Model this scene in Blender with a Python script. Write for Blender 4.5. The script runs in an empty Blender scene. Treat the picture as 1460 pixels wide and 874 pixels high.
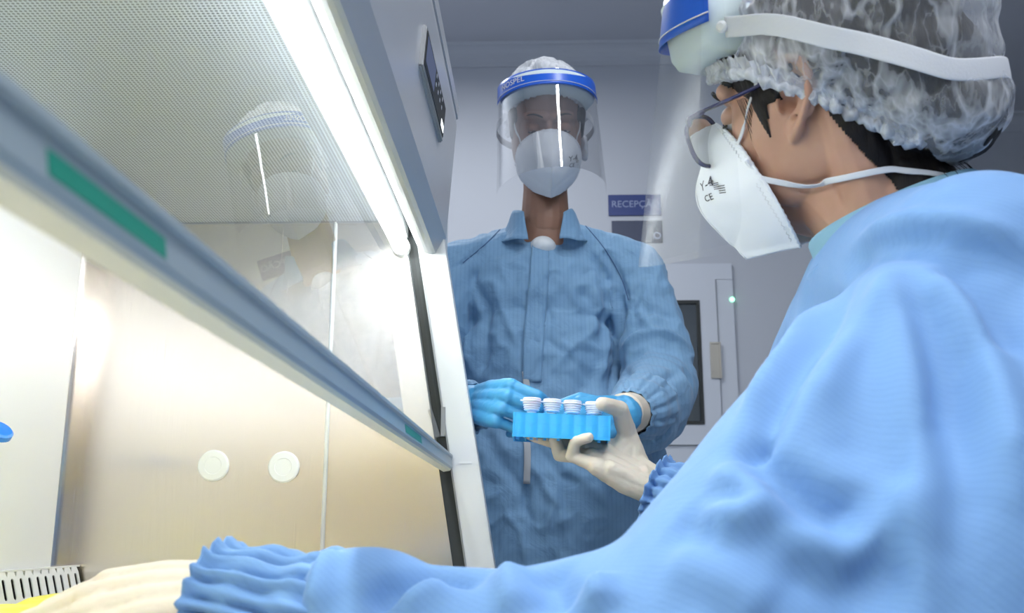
import bpy, bmesh, math, random
import numpy as np
from mathutils import Vector, Matrix, Euler
from mathutils.bvhtree import BVHTree
random.seed(7); np.random.seed(7)
S = bpy.context.scene
COL = S.collection
R = math.radians
# ------------------------------------------------------------------ camera, world, lights, exposure
CAMZ = 0.80
PITCH, YAW, FPX = 12.8, 1.6, 1400.0
cam_d = bpy.data.cameras.new('camera'); cam = bpy.data.objects.new('camera', cam_d); COL.objects.link(cam)
cam.location = (0, 0, CAMZ); cam.rotation_euler = (R(90 + PITCH), 0, R(YAW))
cam_d.sensor_width = 36; cam_d.lens = 36 * FPX / 1460; cam_d.clip_start = 0.02
cam_d.dof.use_dof = True; cam_d.dof.focus_distance = 1.2; cam_d.dof.aperture_fstop = 11
S.camera = cam
S.view_settings.view_transform = 'Standard'; S.view_settings.look = 'None'
S.view_settings.exposure = 0.0; S.view_settings.gamma = 1; S.view_settings.use_curve_mapping = False
try:
    S.cycles.transparent_max_bounces = 24; S.cycles.max_bounces = 10
except Exception: pass
w = bpy.data.worlds.new('world'); S.world = w; w.use_nodes = True
w.node_tree.nodes['Background'].inputs[0].default_value = (0.55, 0.6, 0.7, 1)
w.node_tree.nodes['Background'].inputs[1].default_value = 0.3
TUBE_POWER = 38.0
PANEL_POWER = 5.0
def area(name, loc, rot, sx, sy, power, color):
    l = bpy.data.lights.new(name, 'AREA'); l.shape = 'RECTANGLE'; l.size = sx; l.size_y = sy
    l.energy = power; l.color = color
    o = bpy.data.objects.new(name, l); COL.objects.link(o); o.location = loc; o.rotation_euler = rot
    return o
area('ceiling_lamp', (0.75, 0.1, 2.50), (0, 0, 0), 1.2, 0.6, 9, (0.93, 0.96, 1.0))
area('ceiling_lamp', (-0.35, 2.55, 2.50), (0, 0, 0), 0.9, 0.3, 13, (0.93, 0.96, 1.0))
area('ceiling_lamp', (0.30, 1.10, 2.50), (0, 0, 0), 0.07, 1.2, 7, (0.93, 0.96, 1.0))
area('ceiling_lamp', (-0.1, -0.9, 2.50), (0, 0, 0), 1.2, 0.6, 16, (0.93, 0.96, 1.0))
_Rm = Euler(cam.rotation_euler).to_matrix()
def ray(px, py):
    return (_Rm @ Vector(((px - 730) / FPX, (437 - py) / FPX, -1))).normalized()
def at(px, py, Y):
    d = ray(px, py); t = Y / d.y
    return Vector((d.x * t, Y, CAMZ + d.z * t))
CAMP = Vector((0, 0, CAMZ))
# ------------------------------------------------------------------ materials
def mat(name, color, rough=0.5, metal=0.0, **kw):
    m = bpy.data.materials.new(name); m.use_nodes = True
    b = m.node_tree.nodes['Principled BSDF']
    b.inputs['Base Color'].default_value = (*color, 1); b.inputs['Roughness'].default_value = rough
    b.inputs['Metallic'].default_value = metal
    for k, v in kw.items():
        b.inputs[k].default_value = v
    return m
def nodes(m): return m.node_tree.nodes, m.node_tree.links
def add_noise_bump(m, scale, strength, dist=0.001, detail=4, vec_scale=(1, 1, 1)):
    N, L = nodes(m); b = N['Principled BSDF']
    tc = N.new('ShaderNodeTexCoord'); mp = N.new('ShaderNodeMapping'); mp.inputs['Scale'].default_value = vec_scale
    nz = N.new('ShaderNodeTexNoise'); nz.inputs['Scale'].default_value = scale; nz.inputs['Detail'].default_value = detail
    bp = N.new('ShaderNodeBump'); bp.inputs['Strength'].default_value = strength; bp.inputs['Distance'].default_value = dist
    L.new(tc.outputs['Object'], mp.inputs[0]); L.new(mp.outputs[0], nz.inputs['Vector'])
    L.new(nz.outputs[0], bp.inputs['Height']); L.new(bp.outputs[0], b.inputs['Normal'])
    return tc, mp, nz, bp
def vary(m, c1, c2, scale, vec_scale=(1, 1, 1), lo=0.35, hi=0.65):
    N, L = nodes(m); b = N['Principled BSDF']
    tc = N.new('ShaderNodeTexCoord'); mp = N.new('ShaderNodeMapping'); mp.inputs['Scale'].default_value = vec_scale
    nz = N.new('ShaderNodeTexNoise'); nz.inputs['Scale'].default_value = scale; nz.inputs['Detail'].default_value = 3
    cr = N.new('ShaderNodeValToRGB'); cr.color_ramp.elements[0].position = lo; cr.color_ramp.elements[1].position = hi
    cr.color_ramp.elements[0].color = (*c1, 1); cr.color_ramp.elements[1].color = (*c2, 1)
    L.new(tc.outputs['Object'], mp.inputs[0]); L.new(mp.outputs[0], nz.inputs['Vector'])
    L.new(nz.outputs[0], cr.inputs[0]); L.new(cr.outputs[0], b.inputs['Base Color'])
M = {}
STEEL_T = 0
M['wall'] = mat('wall_paint', (0.52, 0.55, 0.61), 0.55); add_noise_bump(M['wall'], 60, 0.05)
M['ceiling'] = mat('ceiling_paint', (0.50, 0.52, 0.58), 0.6); add_noise_bump(M['ceiling'], 30, 0.05)
M['floor'] = mat('floor_vinyl', (0.42, 0.46, 0.5), 0.3); vary(M['floor'], (0.38, 0.42, 0.46), (0.46, 0.5, 0.54), 8)
M['white'] = mat('white_enamel', (0.80, 0.81, 0.80), 0.3); add_noise_bump(M['white'], 300, 0.03)
M['fascia'] = mat('fascia_enamel', (0.55, 0.56, 0.58), 0.28); add_noise_bump(M['fascia'], 200, 0.04)
M['plastic_white'] = mat('white_plastic', (0.85, 0.86, 0.85), 0.35)
M['rail'] = mat('sash_rail_plastic', (0.34, 0.42, 0.46), 0.35); add_noise_bump(M['rail'], 150, 0.03)
M['rail_under'] = mat('rail_underside', (0.78, 0.77, 0.62), 0.4)
M['green'] = mat('green_tape', (0.0, 0.30, 0.20), 0.45); add_noise_bump(M['green'], 80, 0.1)
M['tape_text'] = mat('tape_lettering', (0.10, 0.42, 0.32), 0.5)
M['dark'] = mat('dark_rubber', (0.02, 0.025, 0.025), 0.5)
M['black'] = mat('black_slot_shade', (0.01, 0.01, 0.012), 0.7)
M['grey'] = mat('grey_metal', (0.35, 0.36, 0.37), 0.35, 0.7)
M['handle'] = mat('brushed_handle', (0.45, 0.43, 0.38), 0.35, 0.8)
M['blueplastic'] = mat('blue_plastic', (0.02, 0.22, 0.80), 0.35)
M['yellow'] = mat('yellow_plastic_bag', (0.95, 0.86, 0.06), 0.4); add_noise_bump(M['yellow'], 25, 0.5, 0.004)
M['cardboard'] = mat('cardboard', (0.62, 0.42, 0.24), 0.8); add_noise_bump(M['cardboard'], 50, 0.1)
M['sign'] = mat('navy_sign', (0.02, 0.045, 0.20), 0.35)
M['sign_text'] = mat('sign_lettering', (0.30, 0.36, 0.55), 0.5)
M['sign2'] = mat('slate_sign', (0.05, 0.065, 0.12), 0.4)
M['door'] = mat('door_panel', (0.62, 0.66, 0.73), 0.4); add_noise_bump(M['door'], 50, 0.03)
M['print'] = mat('black_print', (0.02, 0.02, 0.04), 0.6)
M['print_pale'] = mat('embossed_print', (0.60, 0.63, 0.68), 0.6)
M['hair'] = mat('dark_hair', (0.009, 0.007, 0.007), 0.62, **{'Specular IOR Level': 0.25}); add_noise_bump(M['hair'], 120, 0.8, 0.003, 3, (1, 1, 0.15))
M['lip'] = mat('lip', (0.45, 0.2, 0.18), 0.5)
M['eye'] = mat('eye_white', (0.75, 0.73, 0.72), 0.15)
M['iris'] = mat('dark_iris', (0.03, 0.015, 0.01), 0.1)
M['tee'] = mat('white_cotton', (0.75, 0.78, 0.80), 0.9); add_noise_bump(M['tee'], 400, 0.2)
M['shoe'] = mat('white_clog', (0.7, 0.7, 0.7), 0.5)
M['foam'] = mat('white_foam', (0.66, 0.76, 0.78), 0.9); add_noise_bump(M['foam'], 300, 0.25)
M['blueband'] = mat('blue_print_band', (0.012, 0.11, 0.62), 0.3)
M['strap'] = mat('white_elastic', (0.66, 0.68, 0.72), 0.8); add_noise_bump(M['strap'], 500, 0.35, 0.0006)
M['mask'] = mat('mask_fabric', (0.82, 0.85, 0.90), 0.85); add_noise_bump(M['mask'], 250, 0.15, 0.0006)
M['glasses'] = mat('navy_glasses_frame', (0.020, 0.022, 0.10), 0.2)
M['stool'] = mat('black_vinyl', (0.03, 0.03, 0.035), 0.5)
def emis(name, color, st):
    m = bpy.data.materials.new(name); m.use_nodes = True; N, L = nodes(m)
    e = N.new('ShaderNodeEmission'); e.inputs[0].default_value = (*color, 1); e.inputs[1].default_value = st
    L.new(e.outputs[0], N['Material Output'].inputs[0]); return m
M['tube'] = emis('lit_tube', (0.93, 0.98, 1.0), TUBE_POWER)
M['lamp'] = emis('lit_panel', (0.93, 0.96, 1.0), PANEL_POWER)
M['led'] = emis('green_led', (0.25, 1.0, 0.5), 4.0)
M['screen'] = emis('lit_display', (0.16, 0.2, 0.34), 0.6)
M['whiteled'] = emis('lit_button', (0.9, 0.95, 1), 1.6)
# brushed stainless steel: anisotropic, brushed vertically
def steel(name, col, rough, aniso, rot):
    m = mat(name, col, rough, 1.0)
    N, L = nodes(m); b = N['Principled BSDF']
    b.inputs['Anisotropic'].default_value = aniso; b.inputs['Anisotropic Rotation'].default_value = rot
    tc = N.new('ShaderNodeTexCoord'); mp = N.new('ShaderNodeMapping'); mp.inputs['Scale'].default_value = (60, 60, 1.0)
    nz = N.new('ShaderNodeTexNoise'); nz.inputs['Scale'].default_value = 12; nz.inputs['Detail'].default_value = 6
    mr = N.new('ShaderNodeMapRange'); mr.inputs[3].default_value = rough * 0.75; mr.inputs[4].default_value = rough * 1.3
    L.new(tc.outputs['Object'], mp.inputs[0]); L.new(mp.outputs[0], nz.inputs['Vector']); L.new(nz.outputs[0], mr.inputs[0])
    L.new(mr.outputs[0], b.inputs['Roughness'])
    cx_ = N.new('ShaderNodeCombineXYZ'); cx_.inputs[STEEL_T].default_value = 1.0; L.new(cx_.outputs[0], b.inputs['Tangent'])
    bp = N.new('ShaderNodeBump'); bp.inputs['Strength'].default_value = 0.06; bp.inputs['Distance'].default_value = 0.0005
    L.new(nz.outputs[0], bp.inputs['Height']); L.new(bp.outputs[0], b.inputs['Normal'])
    return m
M['steel'] = steel('brushed_steel', (0.80, 0.735, 0.68), 0.24, 0.9, 0.0)
M['steel_back'] = mat('back_panel_steel', (0.86, 0.86, 0.86), 0.45, 0.35); add_noise_bump(M['steel_back'], 200, 0.03, vec_scale=(1, 1, 0.05))
M['grille'] = mat('grille_enamel', (0.78, 0.79, 0.80), 0.35, 0.3)
# perforated diffuser: fine round holes
def perforated():
    m = mat('perforated_diffuser', (0.55, 0.57, 0.58), 0.4, 0.5)
    N, L = nodes(m); b = N['Principled BSDF']
    tc = N.new('ShaderNodeTexCoord'); sp = N.new('ShaderNodeSeparateXYZ'); L.new(tc.outputs['Object'], sp.inputs[0])
    P = 0.0042
    def cell(out):
        d = N.new('ShaderNodeMath'); d.operation = 'DIVIDE'; d.inputs[1].default_value = P; L.new(out, d.inputs[0])
        f = N.new('ShaderNodeMath'); f.operation = 'FRACT'; L.new(d.outputs[0], f.inputs[0])
        s = N.new('ShaderNodeMath'); s.operation = 'SUBTRACT'; s.inputs[1].default_value = 0.5; L.new(f.outputs[0], s.inputs[0])
        q = N.new('ShaderNodeMath'); q.operation = 'MULTIPLY'; L.new(s.outputs[0], q.inputs[0]); L.new(s.outputs[0], q.inputs[1])
        return q.outputs[0]
    a = N.new('ShaderNodeMath'); a.operation = 'ADD'; L.new(cell(sp.outputs[0]), a.inputs[0]); L.new(cell(sp.outputs[1]), a.inputs[1])
    mr = N.new('ShaderNodeMapRange'); mr.inputs[1].default_value = 0.085; mr.inputs[2].default_value = 0.13
    L.new(a.outputs[0], mr.inputs[0])
    mx = N.new('ShaderNodeMix'); mx.data_type = 'RGBA'; mx.inputs[6].default_value = (0.14, 0.15, 0.165, 1); mx.inputs[7].default_value = (0.50, 0.56, 0.63, 1)
    L.new(mr.outputs[0], mx.inputs[0]); L.new(mx.outputs[2], b.inputs['Base Color'])
    return m
M['perf'] = perforated()
# thin clear sheet: fresnel mix of transparent and mirror
def sheet(name, tint, boost=1.0, rough=0.0, haze=0.0, hazecol=(0.7, 0.75, 0.8)):
    m = bpy.data.materials.new(name); m.use_nodes = True; N, L = nodes(m); N.remove(N['Principled BSDF'])
    fr = N.new('ShaderNodeFresnel'); fr.inputs[0].default_value = 1.5
    mu = N.new('ShaderNodeMath'); mu.operation = 'MULTIPLY'; mu.inputs[1].default_value = boost; mu.use_clamp = True
    t = N.new('ShaderNodeBsdfTransparent'); t.inputs[0].default_value = (*tint, 1)
    g = N.new('ShaderNodeBsdfGlossy'); g.inputs['Roughness'].default_value = rough
    L.new(fr.outputs[0], mu.inputs[0])
    base = t.outputs[0]
    if haze:
        d = N.new('ShaderNodeBsdfDiffuse'); d.inputs[0].default_value = (*hazecol, 1)
        hx = N.new('ShaderNodeMixShader'); hx.inputs[0].default_value = haze
        L.new(t.outputs[0], hx.inputs[1]); L.new(d.outputs[0], hx.inputs[2]); base = hx.outputs[0]
    mx = N.new('ShaderNodeMixShader'); L.new(mu.outputs[0], mx.inputs[0]); L.new(base, mx.inputs[1]); L.new(g.outputs[0], mx.inputs[2])
    L.new(mx.outputs[0], N['Material Output'].inputs[0]); return m
M['glass'] = sheet('sash_glass', (0.97, 0.985, 0.975), 1.0)
M['door_glass'] = sheet('door_window_glass', (0.8, 0.83, 0.82), 1.0)
M['visor'] = sheet('visor_film', (0.975, 0.98, 0.985), 0.42, 0.03, 0.02)
M['visor_near'] = sheet('visor_film_matt', (0.98, 0.985, 0.99), 0.12, 0.36, 0.02)
M['lens'] = sheet('spectacle_lens', (0.80, 0.84, 0.80), 1.0, 0.0, 0.10, (0.6, 0.62, 0.55))
# fabrics
def gown_mat(name, col, dark, stripe_scale, direction, bump=0.35, wr=18):
    m = mat(name, col, 0.75); N, L = nodes(m); b = N['Principled BSDF']
    b.inputs['Sheen Weight'].default_value = 0.12; b.inputs['Sheen Roughness'].default_value = 0.4
    tc = N.new('ShaderNodeTexCoord'); wv = N.new('ShaderNodeTexWave'); wv.bands_direction = direction; wv.wave_type = 'BANDS'
    wv.inputs['Scale'].default_value = stripe_scale; wv.inputs['Distortion'].default_value = 0.4; wv.inputs['Detail'].default_value = 1
    L.new(tc.outputs['Object'], wv.inputs['Vector'])
    cr = N.new('ShaderNodeValToRGB'); cr.color_ramp.elements[0].position = 0.05; cr.color_ramp.elements[1].position = 0.35
    cr.color_ramp.elements[0].color = (*dark, 1); cr.color_ramp.elements[1].color = (*col, 1)
    L.new(wv.outputs['Fac'], cr.inputs[0]); L.new(cr.outputs[0], b.inputs['Base Color'])
    n1 = N.new('ShaderNodeTexNoise'); n1.inputs['Scale'].default_value = wr; n1.inputs['Detail'].default_value = 5; n1.inputs['Distortion'].default_value = 0.8
    n2 = N.new('ShaderNodeTexNoise'); n2.inputs['Scale'].default_value = 700
    L.new(tc.outputs['Object'], n1.inputs['Vector']); L.new(tc.outputs['Object'], n2.inputs['Vector'])
    b1 = N.new('ShaderNodeBump'); b1.inputs['Strength'].default_value = bump; b1.inputs['Distance'].default_value = 0.012
    b2 = N.new('ShaderNodeBump'); b2.inputs['Strength'].default_value = 0.15; b2.inputs['Distance'].default_value = 0.0005
    L.new(n1.outputs[0], b1.inputs['Height']); L.new(n2.outputs[0], b2.inputs['Height']); L.new(b1.outputs[0], b2.inputs['Normal'])
    L.new(b2.outputs[0], b.inputs['Normal'])
    return m
M['gown_near'] = gown_mat('light_blue_gown', (0.158, 0.315, 0.592), (0.149, 0.302, 0.572), 105, 'DIAGONAL', 0.25, 12)
M['gown_far'] = gown_mat('steel_blue_gown', (0.185, 0.345, 0.535), (0.165, 0.32, 0.505), 42, 'X', 0.45, 20)
M['scrub'] = mat('teal_scrub', (0.20, 0.38, 0.50), 0.8)
def glove_mat(name, c, rough, sss=0.1):
    m = mat(name, c, rough); b = m.node_tree.nodes['Principled BSDF']
    b.inputs['Subsurface Weight'].default_value = sss; b.inputs['Subsurface Scale'].default_value = 0.006
    add_noise_bump(m, 90, 0.22, 0.002, 5, (1, 1, 2.0)); return m
M['latex'] = glove_mat('cream_latex', (0.74, 0.655, 0.53), 0.55)
M['nitrile'] = glove_mat('blue_nitrile', (0.07, 0.35, 0.64), 0.4)
def skin(name, c1, c2):
    m = mat(name, c1, 0.5); b = m.node_tree.nodes['Principled BSDF']
    b.inputs['Subsurface Weight'].default_value = 0.15; b.inputs['Subsurface Scale'].default_value = 0.008
    b.inputs['Subsurface Radius'].default_value = (1, 0.35, 0.2)
    vary(m, c1, c2, 22); add_noise_bump(m, 350, 0.15, 0.0006); return m
M['skin_near'] = skin('warm_skin', (0.50, 0.29, 0.205), (0.43, 0.235, 0.16))
M['skin_far'] = skin('tan_skin', (0.34, 0.185, 0.125), (0.29, 0.15, 0.10))
def cap_mat(name, dens):
    m = bpy.data.materials.new(name); m.use_nodes = True; N, L = nodes(m); N.remove(N['Principled BSDF'])
    tc = N.new('ShaderNodeTexCoord'); mp = N.new('ShaderNodeMapping'); mp.inputs['Scale'].default_value = (1, 1, 0.30); mp.inputs['Rotation'].default_value = (0.35, 0.35, 0)
    L.new(tc.outputs['Object'], mp.inputs[0])
    def rid(sc, dist, wd):
        n = N.new('ShaderNodeTexNoise'); n.inputs['Scale'].default_value = sc; n.inputs['Detail'].default_value = 3; n.inputs['Distortion'].default_value = dist
        L.new(mp.outputs[0], n.inputs['Vector'])
        s = N.new('ShaderNodeMath'); s.operation = 'SUBTRACT'; s.inputs[1].default_value = 0.5; L.new(n.outputs[0], s.inputs[0])
        a = N.new('ShaderNodeMath'); a.operation = 'ABSOLUTE'; L.new(s.outputs[0], a.inputs[0])
        r = N.new('ShaderNodeMapRange'); r.inputs[1].default_value = 0.0; r.inputs[2].default_value = wd; r.inputs[3].default_value = 1; r.inputs[4].default_value = 0
        L.new(a.outputs[0], r.inputs[0]); return r.outputs[0], n
    r1, n1 = rid(26, 0.35, 0.06); r2, n2 = rid(75, 0.3, 0.06)
    big = N.new('ShaderNodeTexNoise'); big.inputs['Scale'].default_value = 14; L.new(tc.outputs['Object'], big.inputs['Vector'])
    bm_ = N.new('ShaderNodeMapRange'); bm_.inputs[1].default_value = 0.4; bm_.inputs[2].default_value = 0.7; bm_.inputs[3].default_value = 0.0; bm_.inputs[4].default_value = 0.35
    L.new(big.outputs[0], bm_.inputs[0])
    m1 = N.new('ShaderNodeMath'); m1.operation = 'MULTIPLY_ADD'; m1.inputs[1].default_value = 0.42; m1.inputs[2].default_value = dens; L.new(r1, m1.inputs[0])
    m2 = N.new('ShaderNodeMath'); m2.operation = 'MULTIPLY_ADD'; m2.inputs[1].default_value = 0.18; L.new(r2, m2.inputs[0]); L.new(m1.outputs[0], m2.inputs[2])
    m3 = N.new('ShaderNodeMath'); m3.operation = 'ADD'; m3.use_clamp = True; L.new(m2.outputs[0], m3.inputs[0]); L.new(bm_.outputs[0], m3.inputs[1])
    t = N.new('ShaderNodeBsdfTransparent'); t.inputs[0].default_value = (0.97, 0.98, 1, 1)
    d = N.new('ShaderNodeBsdfDiffuse'); d.inputs[0].default_value = (0.80, 0.83, 0.88, 1)
    tr = N.new('ShaderNodeBsdfTranslucent'); tr.inputs[0].default_value = (0.80, 0.83, 0.88, 1)
    gl = N.new('ShaderNodeBsdfGlossy'); gl.inputs['Roughness'].default_value = 0.35
    bp = N.new('ShaderNodeBump'); bp.inputs['Strength'].default_value = 0.8; bp.inputs['Distance'].default_value = 0.003
    L.new(m2.outputs[0], bp.inputs['Height'])
    for s_ in (d, tr, gl): L.new(bp.outputs[0], s_.inputs['Normal'])
    a1 = N.new('ShaderNodeMixShader'); a1.inputs[0].default_value = 0.3; L.new(d.outputs[0], a1.inputs[1]); L.new(tr.outputs[0], a1.inputs[2])
    a2 = N.new('ShaderNodeMixShader'); a2.inputs[0].default_value = 0.06; L.new(a1.outputs[0], a2.inputs[1]); L.new(gl.outputs[0], a2.inputs[2])
    mx = N.new('ShaderNodeMixShader'); L.new(m3.outputs[0], mx.inputs[0]); L.new(t.outputs[0], mx.inputs[1]); L.new(a2.outputs[0], mx.inputs[2])
    L.new(mx.outputs[0], N['Material Output'].inputs[0]); return m
M['cap'] = cap_mat('bouffant_film', 0.13)
M['cap_dense'] = cap_mat('bouffant_film_gathered', 0.45)
M['cap_far'] = cap_mat('bouffant_film_opaque', 0.75)
def translucent(name, c, tintc, a):
    m = mat(name, c, 0.3); N, L = nodes(m); b = N['Principled BSDF']
    b.inputs['Subsurface Weight'].default_value = a; b.inputs['Subsurface Scale'].default_value = 0.02
    return m
M['rackblue'] = translucent('translucent_blue_plastic', (0.06, 0.50, 0.98), None, 0.35)
M['rackblue'].node_tree.nodes['Principled BSDF'].inputs['Transmission Weight'].default_value = 0.0
M['rackblue'].node_tree.nodes['Principled BSDF'].inputs['Roughness'].default_value = 0.35
M['tubeplastic'] = translucent('frosted_white_plastic', (0.85, 0.87, 0.94), None, 0.1)
# ------------------------------------------------------------------ helpers
def tag(o, label=None, cat=None, group=None, kind=None):
    if label: o['label'] = label
    if cat: o['category'] = cat
    if group: o['group'] = group
    if kind: o['kind'] = kind
    return o
def empty(name, loc=(0, 0, 0), rz=0, **k):
    o = bpy.data.objects.new(name, None); COL.objects.link(o); o.location = loc; o.rotation_euler = (0, 0, rz); o.empty_display_size = 0.05
    return tag(o, **k)
def link(name, me, m=None, parent=None, smooth=True, **k):
    o = bpy.data.objects.new(name, me); COL.objects.link(o)
    if m is not None:
        me.materials.clear(); me.materials.append(m)
    if smooth and len(me.polygons): me.polygons.foreach_set('use_smooth', [True] * len(me.polygons))
    if parent is not None:
        o.parent = parent
        o.matrix_parent_inverse = parent_world(parent).inverted()
    return tag(o, **k)
def parent_world(p):
    mw = Matrix.LocRotScale(p.location, p.rotation_euler, p.scale)
    if p.parent is not None: mw = parent_world(p.parent) @ p.matrix_parent_inverse @ mw
    return mw
def mesh_of(V, F, name='mesh'):
    me = bpy.data.meshes.new(name); me.from_pydata([tuple(v) for v in V], [], [tuple(f) for f in F]); me.update(); return me
class MB:
    def __init__(s): s.V = []; s.F = []
    def add(s, V, F):
        o = len(s.V); s.V += [tuple(v) for v in V]; s.F += [tuple(i + o for i in f) for f in F]
    def box(s, x0, x1, y0, y1, z0, z1):
        s.add([(x, y, z) for z in (z0, z1) for y in (y0, y1) for x in (x0, x1)],
              [(0, 2, 3, 1), (4, 5, 7, 6), (0, 1, 5, 4), (2, 6, 7, 3), (0, 4, 6, 2), (1, 3, 7, 5)])
    def prism(s, prof, y0, y1):          # profile in (x, z) extruded along y
        n = len(prof); s.add([(x, y0, z) for x, z in prof] + [(x, y1, z) for x, z in prof],
              [(i, (i + 1) % n, n + (i + 1) % n, n + i) for i in range(n)] + [tuple(range(n - 1, -1, -1)), tuple(range(n, 2 * n))])
    def cap(s, p0, p1, r0, r1, seg=14, rings=4, flat=None):   # closed tapered capsule
        p0 = Vector(p0); p1 = Vector(p1); ax = (p1 - p0)
        L_ = ax.length
        if L_ < 1e-6: ax = Vector((0, 0, 1)); L_ = 1e-6
        ax.normalize(); u = ax.orthogonal().normalized(); v = ax.cross(u)
        V = []; F = []
        prof = []
        for i in range(1, rings + 1): a = math.pi / 2 * (1 - i / rings); prof.append((p0 - ax * (r0 * math.sin(a)), r0 * math.cos(a)))
        for i in range(0, rings): a = math.pi / 2 * i / rings; prof.append((p1 + ax * (r1 * math.sin(a)), r1 * math.cos(a)))
        V.append(p0 - ax * r0)
        for c, r in prof:
            for k in range(seg):
                t = 2 * math.pi * k / seg; V.append(c + (u * math.cos(t) + v * math.sin(t)) * r)
        V.append(p1 + ax * r1); n = len(prof)
        for k in range(seg): F.append((0, 1 + (k + 1) % seg, 1 + k))
        for i in range(n - 1):
            for k in range(seg): a = 1 + i * seg + k; b = 1 + i * seg + (k + 1) % seg; F.append((a, b, b + seg, a + seg))
        e = len(V) - 1
        for k in range(seg): F.append((1 + (n - 1) * seg + k, 1 + (n - 1) * seg + (k + 1) % seg, e))
        s.add(V, F)
    def chain(s, pts, rad, seg=14):
        for i in range(len(pts) - 1): s.cap(pts[i], pts[i + 1], rad[i], rad[i + 1], seg)
    def ell(s, c, r, rot=None, seg=24, rings=14):
        rm = Euler([R(a) for a in rot]).to_matrix() if rot else Matrix.Identity(3)
        V = [Vector((0, 0, -1))]; F = []
        for i in range(1, rings):
            a = -math.pi / 2 + math.pi * i / rings
            for k in range(seg): t = 2 * math.pi * k / seg; V.append(Vector((math.cos(a) * math.cos(t), math.cos(a) * math.sin(t), math.sin(a))))
        V.append(Vector((0, 0, 1)))
        for k in range(seg): F.append((0, 1 + (k + 1) % seg, 1 + k))
        for i in range(rings - 2):
            for k in range(seg): a = 1 + i * seg + k; b = 1 + i * seg + (k + 1) % seg; F.append((a, b, b + seg, a + seg))
        e = len(V) - 1
        for k in range(seg): F.append((1 + (rings - 2) * seg + k, 1 + (rings - 2) * seg + (k + 1) % seg, e))
        c = Vector(c); s.add([rm @ Vector((q.x * r[0], q.y * r[1], q.z * r[2])) + c for q in V], F)
    def tube(s, pts, r, seg=10, closed=False, flat=None, up=None):   # swept tube; flat=(w,h) for ribbon with reference normal per point in up
        pts = [Vector(p) for p in pts]; n = len(pts); V = []; F = []
        nrm = None
        for i in range(n):
            if closed: t = (pts[(i + 1) % n] - pts[i - 1]).normalized()
            else: t = (pts[min(i + 1, n - 1)] - pts[max(i - 1, 0)]).normalized()
            if up is not None: a = Vector(up[i]); a = (a - t * a.dot(t)).normalized()
            else:
                if nrm is None: nrm = t.orthogonal().normalized()
                nrm = (nrm - t * nrm.dot(t)).normalized(); a = nrm
            b = t.cross(a)
            rr = r[i] if isinstance(r, (list, tuple)) else r
            for k in range(seg):
                th = 2 * math.pi * (k + 0.5) / seg
                if flat: V.append(pts[i] + b * (math.copysign(abs(math.cos(th)) ** 0.4, math.cos(th)) * flat[0]) + a * (math.copysign(abs(math.sin(th)) ** 0.6, math.sin(th)) * flat[1]))
                else: V.append(pts[i] + (a * math.cos(th) + b * math.sin(th)) * rr)
        m = n if closed else n - 1
        for i in range(m):
            for k in range(seg):
                a = i * seg + k; b = i * seg + (k + 1) % seg; c = ((i + 1) % n) * seg
                F.append((a, b, c + (k + 1) % seg, c + k))
        if not closed: F.append(tuple(range(seg - 1, -1, -1))); F.append(tuple((n - 1) * seg + k for k in range(seg)))
        s.add(V, F)
    def lathe(s, prof, c=(0, 0, 0), seg=24, mtx=None):   # prof [(r,z)], closed at ends by r=0
        V = []; F = []; n = len(prof)
        for r_, z in prof:
            for k in range(seg): t = 2 * math.pi * k / seg; V.append(Vector((r_ * math.cos(t), r_ * math.sin(t), z)))
        for i in range(n - 1):
            for k in range(seg): a = i * seg + k; b = i * seg + (k + 1) % seg; F.append((a, b, b + seg, a + seg))
        F.append(tuple(range(seg - 1, -1, -1))); F.append(tuple((n - 1) * seg + k for k in range(seg)))
        if mtx is not None: V = [mtx @ v for v in V]
        else: V = [v + Vector(c) for v in V]
        s.add(V, F)
    def tf(s, mtx): s.V = [tuple(mtx @ Vector(v)) for v in s.V]; return s
    def build(s, name, m, parent=None, smooth=False, bevel=0, **k):
        me = mesh_of(s.V, s.F, name)
        if bevel:
            bm = bmesh.new(); bm.from_mesh(me)
            bmesh.ops.bevel(bm, geom=bm.edges[:], offset=bevel, segments=2, affect='EDGES', clamp_overlap=True)
            bm.to_mesh(me); bm.free()
        return link(name, me, m, parent, smooth, **k)
def remesh(mb, voxel, smooth=2, fac=0.5):
    me = mesh_of(mb.V, mb.F); o = bpy.data.objects.new('tmp', me); COL.objects.link(o)
    md = o.modifiers.new('r', 'REMESH'); md.mode = 'VOXEL'; md.voxel_size = voxel; md.adaptivity = 0
    if smooth:
        sm = o.modifiers.new('s', 'SMOOTH'); sm.iterations = smooth; sm.factor = fac
    dg = bpy.context.evaluated_depsgraph_get(); out = bpy.data.meshes.new_from_object(o.evaluated_get(dg))
    bpy.data.objects.remove(o); bpy.data.meshes.remove(me)
    return out
def coords(me):
    a = np.empty(len(me.vertices) * 3); me.vertices.foreach_get('co', a); return a.reshape(-1, 3)
def normals(me):
    me.update(); a = np.empty(len(me.vertices) * 3, dtype=np.float32); me.vertex_normals.foreach_get('vector', a); return a.reshape(-1, 3).astype(float)
def setco(me, a): me.vertices.foreach_set('co', a.reshape(-1)); me.update()
_perm = np.random.RandomState(3).rand(64, 64, 64)
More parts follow.
